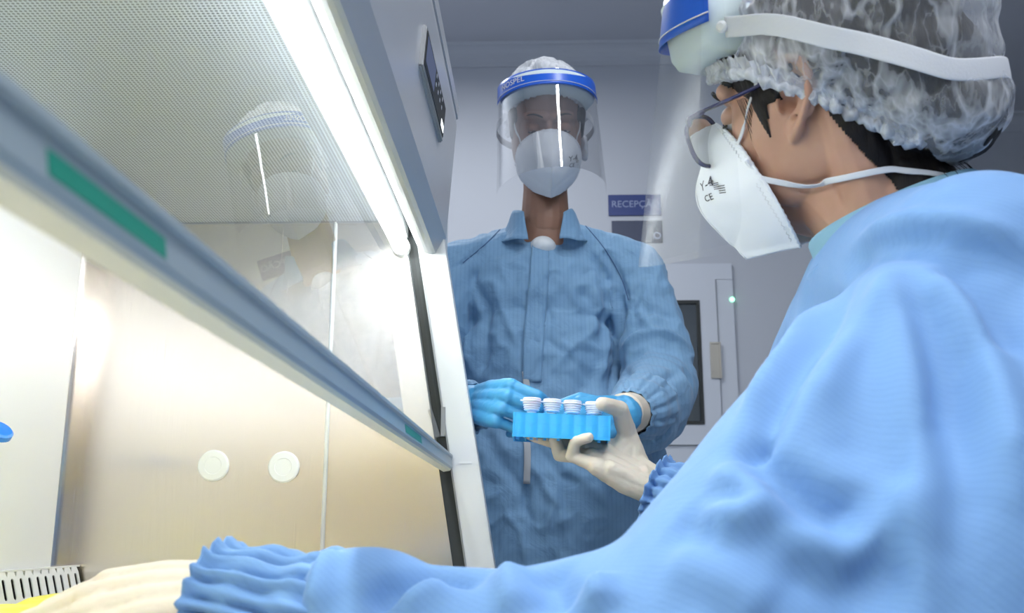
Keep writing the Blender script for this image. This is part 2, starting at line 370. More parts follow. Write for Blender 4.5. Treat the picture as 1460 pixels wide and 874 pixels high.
def vnoise(p, sc):
    q = p * sc + 100.0; i = np.floor(q).astype(int); f = q - i; f = f * f * (3 - 2 * f); i %= 64; j = (i + 1) % 64
    x0, y0, z0 = i.T; x1, y1, z1 = j.T; fx, fy, fz = f.T
    def g(a, b, c): return _perm[a, b, c]
    c00 = g(x0, y0, z0) * (1 - fx) + g(x1, y0, z0) * fx; c10 = g(x0, y1, z0) * (1 - fx) + g(x1, y1, z0) * fx
    c01 = g(x0, y0, z1) * (1 - fx) + g(x1, y0, z1) * fx; c11 = g(x0, y1, z1) * (1 - fx) + g(x1, y1, z1) * fx
    return ((c00 * (1 - fy) + c10 * fy) * (1 - fz) + (c01 * (1 - fy) + c11 * fy) * fz) * 2 - 1
def fbm(p, sc, o=3): return sum(vnoise(p, sc * 2 ** k) * 0.5 ** k for k in range(o))
def seg_dist(P, pts):
    """distance of points P to a polyline and the parameter 0..1 along it"""
    best = np.full(len(P), 1e9); par = np.zeros(len(P)); n = len(pts) - 1
    for i in range(n):
        a = np.array(pts[i]); b = np.array(pts[i + 1]); ab = b - a; L2 = max(ab @ ab, 1e-12)
        t = np.clip(((P - a) @ ab) / L2, 0, 1); d = np.linalg.norm(P - (a + t[:, None] * ab), axis=1)
        m = d < best; best[m] = d[m]; par[m] = (i + t[m]) / n
    return best, par
def stroke(P, Nn, D, pts, w, a, sharp=1.0):
    """add a fold (a>0 ridge, a<0 valley) along a polyline on the surface"""
    d, t = seg_dist(P, pts)
    fall = np.exp(-(d / w) ** 2) if sharp <= 1 else np.clip(1 - d / (w * 1.6), 0, 1) ** sharp
    end = np.clip(np.minimum(t, 1 - t) * 5 + 0.15, 0, 1)
    D += Nn * (a * fall * end)[:, None]
def bvh_of(me): return BVHTree.FromPolygons([v.co.copy() for v in me.vertices], [tuple(p.vertices) for p in me.polygons])
def hits(bvh, pix):
    out = []
    for px, py in pix:
        h = bvh.ray_cast(CAMP, ray(px, py))
        if h[0] is not None: out.append(tuple(h[0]))
    return out
def cr_spline(pts, n):
    pts = [Vector(p) for p in pts]; P = [pts[0]] + pts + [pts[-1]]; out = []
    m = len(pts) - 1
    for k in range(n):
        t = k / (n - 1) * m; i = min(int(t), m - 1); f = t - i
        a, b, c, d = P[i], P[i + 1], P[i + 2], P[i + 3]
        out.append(0.5 * ((2 * b) + (c - a) * f + (2 * a - 5 * b + 4 * c - d) * f * f + (3 * b - a - 3 * c + d) * f ** 3))
    return out
def text_mesh(txt, size, extrude=0.0002):
    cu = bpy.data.curves.new('t', 'FONT'); cu.body = txt; cu.size = size; cu.extrude = extrude; cu.align_x = 'CENTER'; cu.align_y = 'CENTER'; cu.resolution_u = 4
    o = bpy.data.objects.new('t', cu); COL.objects.link(o); dg = bpy.context.evaluated_depsgraph_get()
    me = bpy.data.meshes.new_from_object(o.evaluated_get(dg)); bpy.data.objects.remove(o); bpy.data.curves.remove(cu)
    return me
def grid_mesh(rows, closed_u=False):
    n = len(rows); m = len(rows[0]); V = [p for r_ in rows for p in r_]; F = []
    for i in range(n - 1):
        for k in range(m if closed_u else m - 1):
            F.append((i * m + k, i * m + (k + 1) % m, (i + 1) * m + (k + 1) % m, (i + 1) * m + k))
    return V, F
def solid(me, th, off=0):
    """give a sheet its thickness"""
    me.update(); n = len(me.vertices); V = coords(me); Nn = normals(me)
    F = [tuple(p.vertices) for p in me.polygons]
    from collections import Counter
    ec = Counter(); 
    for f in F:
        for i in range(len(f)): ec[tuple(sorted((f[i], f[(i + 1) % len(f)])))] += 1
    VV = [tuple(v) for v in V + Nn * th * (0.5 + off)] + [tuple(v) for v in V - Nn * th * (0.5 - off)]
    FF = F + [tuple(n + i for i in reversed(f)) for f in F]
    for f in F:
        for i in range(len(f)):
            a, b = f[i], f[(i + 1) % len(f)]
            if ec[tuple(sorted((a, b)))] == 1: FF.append((b, a, n + a, n + b))
    return mesh_of(VV, FF)
# ------------------------------------------------------------------ room
YW = 3.5; YW2 = 4.2; XS = 1.30; ZC = 2.62; X0 = -0.95; X1 = 2.6; Y0 = -1.8
def struct(name, mb, m, **k): return mb.build(name, m, None, kind='structure', **k)
b = MB(); b.box(X0, X1, Y0, YW2, -0.05, 0); struct('floor', b, M['floor'])
b = MB(); b.box(X0, X1, Y0, YW2, ZC, ZC + 0.05); struct('ceiling', b, M['ceiling'])
b = MB(); b.box(X0 - 0.1, X0, Y0, YW2, 0, ZC); struct('wall_left', b, M['wall'])
b = MB(); b.box(X1, X1 + 0.1, Y0, YW2, 0, ZC); struct('wall_right', b, M['wall'])
b = MB(); b.box(X0, X1, Y0 - 0.1, Y0, 0, ZC); struct('wall_front', b, M['wall'])
# back wall with the opening of the pass box
PX0, PX1, PZ0, PZ1 = 0.30, 0.652, 1.075, 1.70
b = MB(); b.box(X0, PX0, YW, YW + 0.08, 0, ZC); b.box(PX1, XS, YW, YW + 0.08, 0, ZC)
b.box(PX0, PX1, YW, YW + 0.08, 0, PZ0); b.box(PX0, PX1, YW, YW + 0.08, PZ1, ZC); struct('wall_back', b, M['wall'])
b = MB(); b.box(XS, X1, YW2, YW2 + 0.08, 0, ZC); struct('wall_back_right', b, M['wall'])
b = MB(); b.box(XS - 0.08, XS, YW + 0.08, YW2 + 0.08, 0, ZC); struct('wall_step', b, M['wall'])
# coved trim along the ceiling
def cove(x0, x1, y):
    c = MB(); pr = [(0, 0), (0, -0.075), (-0.008, -0.075)] + [(-0.06 + 0.052 * math.cos(t), -0.075 + 0.067 * math.sin(t)) for t in [i * math.pi / 12 for i in range(1, 7)]] + [(-0.068, 0)]
    n = len(pr); c.add([(x0, y + a, ZC + z) for a, z in pr] + [(x1, y + a, ZC + z) for a, z in pr],
       [(i, (i + 1) % n, n + (i + 1) % n, n + i) for i in range(n)] + [tuple(range(n - 1, -1, -1)), tuple(range(n, 2 * n))]); return c
struct('trim_1', cove(X0, XS, YW), M['wall']); struct('trim_2', cove(XS, X1, YW2), M['wall'])
b = MB(); b.box(X0, XS, YW - 0.012, YW, 0, 0.09); struct('baseboard_back', b, M['wall'])
# ceiling lamp housings (the lamps light the room from above the frame)
for lx, ly, sx, sy, lab in ((0.75, 0.1, 1.2, 0.6, 'square edged ceiling light panel above the seated worker'), (0.30, 1.10, 0.07, 1.2, 'thin ceiling light strip between the two workers'), (-0.35, 2.55, 0.9, 0.3, 'short narrow ceiling light panel near the back wall'), (-0.1, -0.9, 1.2, 0.6, 'ceiling light panel behind the safety cabinet end')):
    t = empty('ceiling_light', (lx, ly, ZC), label=lab, cat='lamp')
    f = MB()
    for (a, b_, c, d) in ((-sx/2-.03, sx/2+.03, -sy/2-.03, -sy/2), (-sx/2-.03, sx/2+.03, sy/2, sy/2+.03), (-sx/2-.03, -sx/2, -sy/2, sy/2), (sx/2, sx/2+.03, -sy/2, sy/2)):
        f.box(lx + a, lx + b_, ly + c, ly + d, ZC - 0.05, ZC)
    f.build('frame', M['plastic_white'], t)
    g = MB(); g.box(lx - sx/2, lx + sx/2, ly - sy/2, ly + sy/2, ZC - 0.03, ZC - 0.02); g.build('diffuser', M['lamp'], t)
# pass box with its door
t = empty('pass_box', (0.58, YW, PZ0), label='white pass-through hatch with a dark glazed door in the back wall', cat='hatch')
def ring(x0, x1, z0, z1, wx, y0, y1, mb):
    mb.box(x0, x1, y0, y1, z0, z0 + wx); mb.box(x0, x1, y0, y1, z1 - wx, z1); mb.box(x0, x0 + wx, y0, y1, z0 + wx, z1 - wx); mb.box(x1 - wx, x1, y0, y1, z0 + wx, z1 - wx)
f = MB(); ring(PX0 - 0.055, PX1 + 0.055, PZ0 - 0.05, PZ1 + 0.05, 0.062, YW - 0.012, YW + 0.005, f); f.build('frame', M['door'], t, bevel=0.002)
DX0, DX1, DZ0, DZ1 = PX0 + 0.01, PX1 - 0.01, PZ0 + 0.015, PZ1 - 0.012
wx0, wx1, wz0, wz1 = DX0 + 0.06, at(999, 500, YW).x, at(980, 606, YW).z, at(980, 430, YW).z
d = MB(); d.box(DX0, wx0, YW - 0.02, YW + 0.01, DZ0, DZ1); d.box(wx1, DX1, YW - 0.02, YW + 0.01, DZ0, DZ1)
d.box(wx0, wx1, YW - 0.02, YW + 0.01, DZ0, wz0); d.box(wx0, wx1, YW - 0.02, YW + 0.01, wz1, DZ1)
dr = d.build('door', M['door'], t)
g = MB(); ring(wx0, wx1, wz0, wz1, 0.012, YW - 0.023, YW - 0.004, g); g.build('gasket', M['dark'], dr)
g = MB(); g.box(wx0 + 0.01, wx1 - 0.01, YW - 0.010, YW - 0.006, wz0 + 0.01, wz1 - 0.01); g.build('pane', M['door_glass'], dr)
hx = at(1019, 515, YW).x; hz = at(1019, 515, YW).z
h = MB(); ring(hx - 0.019, hx + 0.019, hz - 0.065, hz + 0.065, 0.006, YW - 0.026, YW - 0.019, h); h.box(hx - 0.013, hx + 0.013, YW - 0.0215, YW - 0.0195, hz - 0.06, hz + 0.06)
h.box(hx - 0.013, hx - 0.008, YW - 0.026, YW - 0.021, hz - 0.04, hz + 0.04); h.build('handle', M['handle'], dr)
i_ = MB(); i_.box(PX0, PX1, YW + 0.45, YW + 0.46, PZ0, PZ1); i_.box(PX0 - 0.01, PX0, YW + 0.08, YW + 0.46, PZ0, PZ1); i_.box(PX1, PX1 + 0.01, YW + 0.08, YW + 0.46, PZ0, PZ1)
i_.box(PX0, PX1, YW + 0.08, YW + 0.46, PZ0 - 0.01, PZ0); i_.box(PX0, PX1, YW + 0.08, YW + 0.46, PZ1, PZ1 + 0.01)
l_ = MB(); l_.box(PX0 + .05, PX0 + .08, YW + .12, YW + .40, PZ1 - .03, PZ1 - .005); l_.build('added_chamber_glow', M['lamp'], t)  # glowing strip added to lighten the view through the door window
i_.box(PX0 + 0.22, PX0 + 0.24, YW + 0.43, YW + 0.45, PZ0, PZ1); i_.box(PX0 + 0.12, PX0 + 0.125, YW + 0.44, YW + 0.45, PZ0, PZ1); i_.build('chamber', M['wall'], t)
lp = at(1043, 428, YW)
l = MB(); l.ell((lp.x, YW - 0.013, lp.z), (0.009, 0.005, 0.009)); l.build('indicator_light', M['led'], t, smooth=True, label='small glowing green indicator light')
# signs
def sign(px0, px1, py0, py1, m, txt, tx, ty, size, label):
    a = at(px0, py0, YW - 0.004); c = at(px1, py1, YW - 0.004); cx = (a.x + c.x) / 2; cz = (a.z + c.z) / 2
    t = empty('wall_sign', (cx, YW, cz), label=label, cat='sign')
    s = MB(); s.box(a.x, c.x, YW - 0.006, YW, c.z, a.z); s.build('plate', m, t, bevel=0.001)
    me = text_mesh(txt, size); p = at(tx, ty, YW)
    for v in me.vertices: v.co = Vector((v.co.x + p.x, YW - 0.0065 - v.co.z, v.co.y + p.z))
    link('lettering', me, M['sign_text'], t, False)
sign(867, 943, 278, 307, M['sign'], 'RECEPÇÃO', 906, 292, 0.036, 'navy blue sign on the back wall reading RECEPÇÃO')
sign(872, 945, 315, 346, M['sign2'], 'O', 937, 337, 0.036, 'dark slate sign directly below the navy one on the back wall')
# ------------------------------------------------------------------ biosafety cabinet
TA = 0.164; YE = 1.35; YN = -0.45; XB = -0.63
def gx(z): return -0.13 - (z - 0.89) * TA           # plane of the sash glass
def fx(z): return -0.061 - (z - 0.752) * TA         # front edge of the side panels
cab = empty('biosafety_cabinet', (-0.4, 0.45, 0), label='white biosafety cabinet with a tilted glass sash and glowing lamp', cat='cabinet')
def side(y0, y1):
    s = MB(); s.prism([(XB - 0.10, 0.62), (fx(0.62), 0.62), (fx(1.20), 1.20), (fx(1.20) , 1.36), (-0.27, 1.42), (-0.27, 1.95), (XB - 0.10, 1.95)], y0, y1); return s
side(YE + 0.012, YE + 0.045).build('side_panel', M['white'], cab, bevel=0.0015)
side(YN - 0.045, YN - 0.0).build('side_panel', M['white'], cab, bevel=0.0015)
# post: inner face of the far side panel in front of the sash track
SL = 0.009
p_ = MB(); p_.prism([(gx(0.66) + SL, 0.66), (fx(0.66), 0.66), (fx(1.21), 1.21), (gx(1.21) + SL, 1.21)], YE, YE + 0.012); p_.build('front_post', M['white'], cab, bevel=0.001)
p_ = MB(); p_.box(at(655, 660, YE).x, at(672, 660, YE).x, YE - 0.0008, YE, at(660, 661, YE).z, at(660, 658, YE).z); p_.build('alignment_mark', M['plastic_white'], cab)
p_ = MB(); p_.prism([(gx(0.66) - SL - 0.002, 0.66), (gx(0.66) + SL + 0.002, 0.66), (gx(1.42) + SL + 0.002, 1.42), (gx(1.42) - SL - 0.002, 1.42)], YE + 0.008, YE + 0.0125); p_.build('sash_track', M['dark'], cab)
p_ = MB(); p_.prism([(gx(0.66) + SL - 0.002, 0.66), (gx(0.66) + SL, 0.66), (gx(1.42) + SL, 1.42), (gx(1.42) + SL - 0.002, 1.42)], YE - 0.0005, YE + 0.008); p_.build('track_seal', M['grey'], cab)
bk = MB(); bk.box(gx(0.93) + 0.001, gx(0.93) + 0.007, YE - 0.001, YE + 0.006, 0.925, 0.965); bk.build('sash_clip', M['grey'], cab)
# interior side wall in steel, with two round plugs
s = MB(); s.prism([(XB - 0.03, 0.68), (gx(0.68) - SL, 0.68), (gx(1.45) - SL, 1.45), (XB - 0.03, 1.45)], YE, YE + 0.012); s.build('inner_side_wall', M['steel'], cab)
s = MB(); s.prism([(XB - 0.03, 0.68), (gx(0.68) - SL, 0.68), (gx(1.45) - SL, 1.45), (XB - 0.03, 1.45)], YN, YN + 0.012); s.build('inner_side_wall', M['steel'], cab)
for px, py in ((305, 664), (405, 666)):
    c = at(px, py, YE); pl = MB()
    mt = Matrix.Translation((c.x, YE, c.z)) @ Matrix.Rotation(R(90), 4, 'X')
    pl.lathe([(0.0, -0.004), (0.0185, -0.004), (0.0185, 0.0), (0.0215, 0.0005), (0.0215, 0.003), (0.0195, 0.0048), (0.012, 0.0052), (0.0115, 0.0045), (0.0, 0.0045)], seg=36, mtx=mt)
    pl.build('port_plug', M['plastic_white'], cab, smooth=False)
# back panel with rounded edge and a dark gap to the corner
ZT = CAMZ + 0.375
s = MB(); e = [(XB, YN + 0.012), (XB, 1.285)] + [(XB - 0.0 - 0.012 * (1 - math.cos(t)), 1.285 + 0.014 * math.sin(t)) for t in [i * math.pi / 12 for i in range(1, 7)]] + [(XB - 0.03, 1.299), (XB - 0.03, YN + 0.012)]
n = len(e); s.add([(x, y, 0.74) for x, y in e] + [(x, y, ZT) for x, y in e], [(i, (i + 1) % n, n + (i + 1) % n, n + i) for i in range(n)] + [tuple(range(n - 1, -1, -1)), tuple(range(n, 2 * n))])
s.build('back_panel', M['steel_back'], cab)
s = MB()
s.add([(XB - 0.012 + 0.0 , 1.305, 0.70), (XB + 0.004, YE - 0.02, 0.70), (XB + 0.004, YE - 0.02, 1.234), (XB - 0.012, 1.305, 1.234)], [(0, 1, 2, 3)])
pr = [(XB - 0.03, 1.303)] + [(XB - 0.004 + 0.012 * math.sin(t) - 0.012, 1.303 + 0.012 * (1 - math.cos(t))) for t in [i * math.pi / 12 for i in range(0, 7)]] + [(XB - 0.004, YE), (XB - 0.03, YE)]
s = MB(); n = len(pr); s.add([(x, y, 0.70) for x, y in pr] + [(x, y, 1.234) for x, y in pr], [(i, (i + 1) % n, n + (i + 1) % n, n + i) for i in range(n)] + [tuple(range(n - 1, -1, -1)), tuple(range(n, 2 * n))]); s.build('corner_strip', M['steel'], cab)
s = MB(); s.box(XB - 0.028, XB + 0.010, YN + 0.012, 1.30, ZT + 0.003, ZT + 0.016); s.build('upper_lip', M['steel'], cab, bevel=0.002)
s = MB(); s.box(XB - 0.10, XB - 0.032, YN, YE + 0.012, 0.62, 1.95); s.build('rear_housing', M['white'], cab)
s = MB(); s.box(XB - 0.03, gx(1.234) - 0.012, YN + 0.012, YE, 1.234, 1.237); s.build('perforated_diffuser', M['perf'], cab)
s = MB(); s.box(XB, gx(1.234) - 0.012, YE - 0.003, YE, 1.231, 1.2345); s.build('diffuser_edge', M['grey'], cab)
q_ = at(467, 600, YE); s = MB(); s.tube([(q_.x, YE - .0005, 0.70), (q_.x, YE - .0005, 1.233)], 0.0030, 12); s.build('highlight_bead', M['white'], cab, smooth=True)  # white bead added to draw the bright vertical highlight on the steel
# worktop, rear grille, front grille
s = MB(); s.box(XB - 0.03, -0.14, YN + 0.012, YE, 0.69, 0.70); s.build('worktop', M['steel'], cab, bevel=0.001)
s = MB(); s.box(XB - 0.10, fx(0.62), YN, YE + 0.012, 0.60, 0.688); s.build('base', M['white'], cab, bevel=0.004)
def slot_strip(o, du, dv, nu, pitch, h, sw, sh):
    """strip of cells each pierced by a round-ended slot; o origin, du/dv directions"""
    o = Vector(o); du = Vector(du); dv = Vector(dv); V = []; F = []
    NS = 16
    for i in range(nu):
        c = o + du * (pitch * (i + 0.5)) + dv * (h / 2); base = len(V); inner = []; outer = []
        for k in range(NS):
            a = 2 * math.pi * (k + 0.5) / NS; ca, sa = math.cos(a), math.sin(a)
            inner.append((ca * sw, sa * sw + math.copysign(sh - sw, sa)))
            q = max(abs(ca) , abs(sa)); outer.append((ca / q * pitch / 2, sa / q * h / 2))
        for (x, y) in inner + outer: V.append(c + du * x + dv * y)
        for k in range(NS): F.append((base + NS + k, base + NS + (k + 1) % NS, base + (k + 1) % NS, base + k))
    return V, F
u = Vector((0, 1, 0)); v1 = Vector((0.30, 0, -1)).normalized()
g = MB(); V, F = slot_strip((XB + 0.010, YN + 0.012, 0.752), u, v1, 89, 0.02, 0.042, 0.0036, 0.0125); g.add(V, F)
o2 = Vector((XB + 0.010, YN + 0.012, 0.752)) + v1 * 0.042; v2 = Vector((1, 0, -0.25)).normalized()
V, F = slot_strip(o2, u, v2, 89, 0.02, 0.035, 0.0040, 0.011); g.add(V, F)
me = solid(mesh_of(g.V, g.F), 0.0012); gr = link('rear_grille', me, M['grille'], cab, False)
g = MB(); g.box(XB - 0.006, XB + 0.001, YN + 0.012, YE - .015, 0.701, 0.748); g.build('slot_shade_backing', M['black'], gr)  # black backing stands in for the shade behind the slots
g = MB(); g.box(XB - 0.0, XB + 0.011, YN + 0.012, YE - 0.002, 0.7515, 0.7535); g.build('grille_flange', M['grille'], gr)
g = MB(); V, F = slot_strip((-0.14, YN + 0.012, 0.703), u, Vector((1, 0, 0)), 89, 0.02, 0.06, 0.004, 0.02); g.add(V, F); link('front_grille', solid(mesh_of(g.V, g.F), 0.0015), M['grille'], cab, False)
# fascia (front hood) with rounded lower edge
ZF = 1.190; pr = [(gx(1.40) + 0.004, 1.40), (gx(1.19) + 0.006, 1.205)]
cxr, czr, rr = gx(1.19) + 0.0245, 1.205, 0.0205
pr += [(cxr + rr * math.cos(t), czr + rr * math.sin(t)) for t in [math.pi + i * (math.pi * 0.62) / 8 for i in range(1, 9)]]
pr += [(-0.1335, 1.212), (-0.1205, 1.385), (-0.1215, 1.40)]
s = MB(); s.prism(pr, YN - 0.02, YE + 0.012); s.build('fascia', M['fascia'], cab, smooth=False)
s = MB(); s.prism([(-0.26, 1.403), (-0.1200, 1.403), (-0.1190, 1.425), (-0.26, 1.47)], YN - 0.02, YE + 0.03); s.build('hood_top', M['fascia'], cab, bevel=0.001)
s = MB(); s.prism([(XB - 0.05, 1.45), (-0.25, 1.45), (-0.27, 1.95), (XB - 0.05, 1.95)], YN - 0.02, YE + 0.012); s.build('upper_housing', M['white'], cab)
# control panel on the fascia
def fax(z): return -0.1335 + (z - 1.212) * 0.0751
def on_f(px, py, off):   # point on the fascia face hit by the pixel
    d_ = ray(px, py)
    # x = fax(z) + off
    t = (-0.1335 + off + (CAMZ - 1.212) * 0.0751) / (d_.x - 0.0751 * d_.z); return CAMP + d_ * t
def fpanel(y0, y1, z0, z1, off0, off1, bev=0):
    q = MB(); q.prism([(fax(z0) + off0, z0), (fax(z0) + off1, z0), (fax(z1) + off1, z1), (fax(z1) + off0, z1)], y0, y1); return q
pA = on_f(605, 43, 0.003); pB = on_f(635, 146, 0.003); pC = on_f(629, 194, 0.003); pD = on_f(600, 104, 0.003)
cy0, cy1, cz0, cz1 = (pA.y + pD.y) / 2, (pB.y + pC.y) / 2, (pC.z + pD.z) / 2, (pA.z + pB.z) / 2
print('panel', cy0, cy1, cz0, cz1)
cp = fpanel(cy0, cy1, cz0, cz1, -0.002, 0.005).build('control_panel', M['grey'], cab, bevel=0.0015)
L_ = cy1 - cy0; H_ = cz1 - cz0
fpanel(cy0 + 0.006, cy1 - 0.006, cz0 + 0.005, cz1 - 0.005, 0.0045, 0.0058).build('panel_glass', M['dark'], cp)
fpanel(cy0 + 0.012, cy0 + L_ * 0.42, cz0 + 0.012, cz1 - 0.008, 0.0058, 0.0062).build('display', M['screen'], cp)
for i in range(4):
    for j in range(2):
        y = cy0 + L_ * (0.47 + 0.10 * i); z = cz0 + H_ * (0.52 + 0.22 * j)
        fpanel(y, y + 0.005, z, z + 0.004, 0.0058, 0.0062).build('button', M['print_pale'], cp)
fpanel(cy0 + L_ * 0.82, cy0 + L_ * 0.94, cz0 + H_ * 0.16, cz0 + H_ * 0.34, 0.0058, 0.0064).build('lit_switch', M['whiteled'], cp)
# sash: glass and bottom rail
sash = MB(); z0, z1 = 0.905, 1.44
sash.prism([(gx(z0) - 0.003, z0), (gx(z0) + 0.003, z0), (gx(z1) + 0.003, z1), (gx(z1) - 0.003, z1)], YN + 0.012, YE + 0.006)
sg = MB(); sg.add([(gx(z0), YN + 0.012, z0), (gx(z0), YE + 0.006, z0), (gx(z1), YE + 0.006, z1), (gx(z1), YN + 0.012, z1)], [(0, 1, 2, 3)])
sg.build('sash_glass', M['glass'], cab)
def rp(n_, s_):      # rail profile point: outward n_, up the glass s_, from the glass bottom
    k = 1 / math.hypot(1, TA); o = Vector((gx(0.879), 0.879)); up = Vector((-TA, 1)) * k; out = Vector((1, TA)) * k
    q = o + up * s_ + out * n_; return (q.x, q.y)
prr = [rp(-0.003, 0.0), rp(0.008, 0.0), rp(0.010, 0.002), rp(0.010, 0.0145), rp(0.0125, 0.0155), rp(0.0125, 0.0185), rp(0.009, 0.0215), rp(0.003, 0.0235), rp(-0.004, 0.0235), rp(-0.004, 0.012)]
s = MB(); s.prism(prr, YN + 0.014, YE - 0.0015); rl = s.build('sash_rail', M['rail'], cab)
s = MB(); s.prism([rp(-0.003, -0.002), rp(0.006, -0.002), rp(0.009, 0.0015), rp(-0.003, 0.0015)], YN + 0.014, YE - 0.002); s.build('rail_gasket', M['rail_under'], rl)
def rail_tape(y0, y1, s0, s1, m, name='tape', off=0.0003):
    s = MB(); s.prism([rp(0.0099, s0), rp(0.010 + off, s0), rp(0.010 + off, s1), rp(0.0099, s1)], y0, y1); return s.build(name, m, rl)
def rail_y(px, py):
    d_ = ray(px, py); t = (gx(0.89) + 0.010) / d_.x; return d_.y * t
ya, yb = rail_y(62, 250), rail_y(232, 368)
tp = rail_tape(ya, yb, 0.0036, 0.0106, M['green'], 'tape'); tp['label'] = 'long green tape'
yc, yd = rail_y(577, 622), rail_y(600, 635)
tp2 = rail_tape(yc, yd, 0.004, 0.0115, M['green'], 'tape'); tp2['label'] = 'short green tape near the far end'
# lamp tube inside the glass under the fascia
tz = 1.193; tx = gx(tz) - 0.0155
s = MB(); s.tube([(tx, YN + 0.03, tz), (tx, YE - 0.012, tz)], 0.0115, 20); s.build('lamp_tube', M['tube'], cab, smooth=True)
s = MB(); s.tube([(tx, YE - 0.012, tz), (tx, YE, tz)], 0.0125, 20); s.build('lamp_socket', M['plastic_white'], cab)
s = MB(); s.tube([(tx, YN + 0.012, tz), (tx, YN + 0.03, tz)], 0.0125, 20); s.build('lamp_socket', M['plastic_white'], cab)
s = MB(); s.box(tx - 0.012, tx + 0.008, YN + 0.012, YE, tz + 0.016, 1.236); s.build('lamp_bracket', M['white'], cab)
# legs of the cabinet
for y in (YN + 0.02, YE - 0.03):
    for x in (XB - 0.06, -0.12):
        s = MB(); s.box(x - 0.03, x + 0.03, y - 0.03, y + 0.03, 0, 0.602); s.build('leg', M['white'], cab, bevel=0.003)
# valve knob on the back panel
kp = at(-4, 620, 1.13)
vk = empty('valve_knob', (XB, 1.12, kp.z), label='blue round valve knob on the white back panel at the left edge', cat='knob')
s = MB(); ax = Vector((1, -0.25, 0.45)).normalized(); base = Vector((XB, 1.10, kp.z - 0.02)); end = Vector((at(-4, 618, 1.09).x, 1.09, kp.z))
s.tube([(XB, end.y, end.z), tuple(end)], 0.006, 12); s.build('stem', M['blueplastic'], vk)
zq = Vector((0.55, -0.3, 0.78)).normalized(); xq = zq.orthogonal().normalized(); yq = zq.cross(xq)
mt = Matrix.Translation(end) @ Matrix((( xq.x, yq.x, zq.x, 0), (xq.y, yq.y, zq.y, 0), (xq.z, yq.z, zq.z, 0), (0, 0, 0, 1)))
s = MB(); s.lathe([(0, -0.006), (0.014, -0.005), (0.0165, -0.003), (0.0165, 0.003), (0.014, 0.005), (0, 0.006)], seg=28, mtx=mt); s.build('wheel', M['blueplastic'], vk)
# yellow bag on the worktop
bg = MB(); bg.box(-0.585, -0.36, 0.30, 1.20, 0.7005, 0.722)
me = remesh(bg, 0.006, 6); P = coords(me); top = P[:, 2] > 0.708
P[:, 2] += np.where(top, 0.006 * fbm(P * np.array([1, 1, 0]), 14, 3), 0)
setco(me, P); ob = link('waste_bag', me, M['yellow'], None, label='flat yellow plastic bag lying on the cabinet worktop under the hand', cat='bag')

# unseen boxes added on the worktop to give the steel wall warm reflections
def carton(name, x0, x1, y0, y1, h, m, label, cat):
    t = empty(name, ((x0 + x1) / 2, (y0 + y1) / 2, .70), label=label, cat=cat)
    b = MB(); b.box(x0, x1, y0, y1, .7005, .70 + h); b.build('carton', m, t, bevel=.003)
    b = MB(); b.box(x0 - .002, x1 + .002, y0 - .002, y1 + .002, .70 + h - .03, .70 + h + .003); b.build('lid', m, t, bevel=.002)
carton('reflection_carton', -.60, -.43, -.30, -.18, .30, M['cardboard'], 'tan carton added out of view to warm the reflections in the steel wall', 'box')
carton('reflection_bin', -.405, -.335, -.28, -.16, .42, M['yellow'], 'yellow bin added out of view to warm the reflections in the steel wall', 'bin')
# ------------------------------------------------------------------ people: shared builders
def head_parts(mb, detail=True, ear=(1, -1)):
    jaw = bool(ear)
    mb.ell((0, .014, .035), (.074, .094, .082)); mb.ell((0, -.035, -.015), (.060, .056, .078))
    mb.ell((0, -.038, -.072), (.047, .048, .040)); mb.ell((0, -.072, -.098), (.022, .020, .018))
    for s in (-1, 1):
        mb.ell((s * .034, -.053, -.030), (.025, .024, .026)); mb.ell((s * .047, -.022, -.052), (.019, .034, .034))
        mb.cap((s * .008, -.084, .024), (s * .044, -.070, .026), .011, .009)
        mb.ell((s * .009, -.101, -.037), (.008, .010, .007)); mb.ell((s * .062, .004, -.018), (.012, .050, .05)); mb.cap((s * .056, .032, -.015), (s * .044, .040, -.10), .021, .026) if jaw else None
    mb.chain([(0, -.086, .012), (0, -.100, -.012), (0, -.113, -.034)], [.009, .009, .0105])
    mb.cap((-.018, -.090, -.062), (.018, -.090, -.062), .007, .007); mb.cap((-.014, -.089, -.073), (.014, -.089, -.073), .008, .008)
    for s in ear:
        X = lambda o: s * o
        mb.chain([(X(.072), -.004, .006), (X(.078), .000, .024), (X(.083), .010, .033), (X(.087), .022, .029), (X(.089), .028, .014),
                  (X(.087), .024, -.002), (X(.083), .014, -.016), (X(.079), .005, -.027), (X(.075), -.001, -.031)],
                 [.0035, .0036, .0038, .0038, .0038, .0036, .0040, .0052, .0048], 8)
        mb.chain([(X(.078), .008, .020), (X(.083), .018, .010), (X(.082), .015, -.004), (X(.079), .004, -.012)], [.003, .0035, .0035, .004], 8)
        mb.ell((X(.0795), .019, .008), (.0022, .012, .026), (0, 0, s * -12)); mb.ell((X(.075), .002, -.022), (.004, .009, .011))
        mb.ell((X(.077), -.007, -.002), (.004, .0035, .007))
def sculpt_head(me):
    P = coords(me); Nn = normals(me); D = np.zeros_like(P)
    for s in (-1, 1):
        for c, w_, a in (((s * .031, -.090, .003), .015, -.010), ((s * .018, -.09, .006), .009, -.003), ((s * .0775, .004, -.003), .0065, -.010),
                         ((s * .082, .012, .018), .006, -.002), ((s * .052, -.072, -.045), .02, -.002)):
            d = np.linalg.norm(P - np.array(c), axis=1); D += Nn * (a * np.exp(-(d / w_) ** 2))[:, None]
    setco(me, P + D)
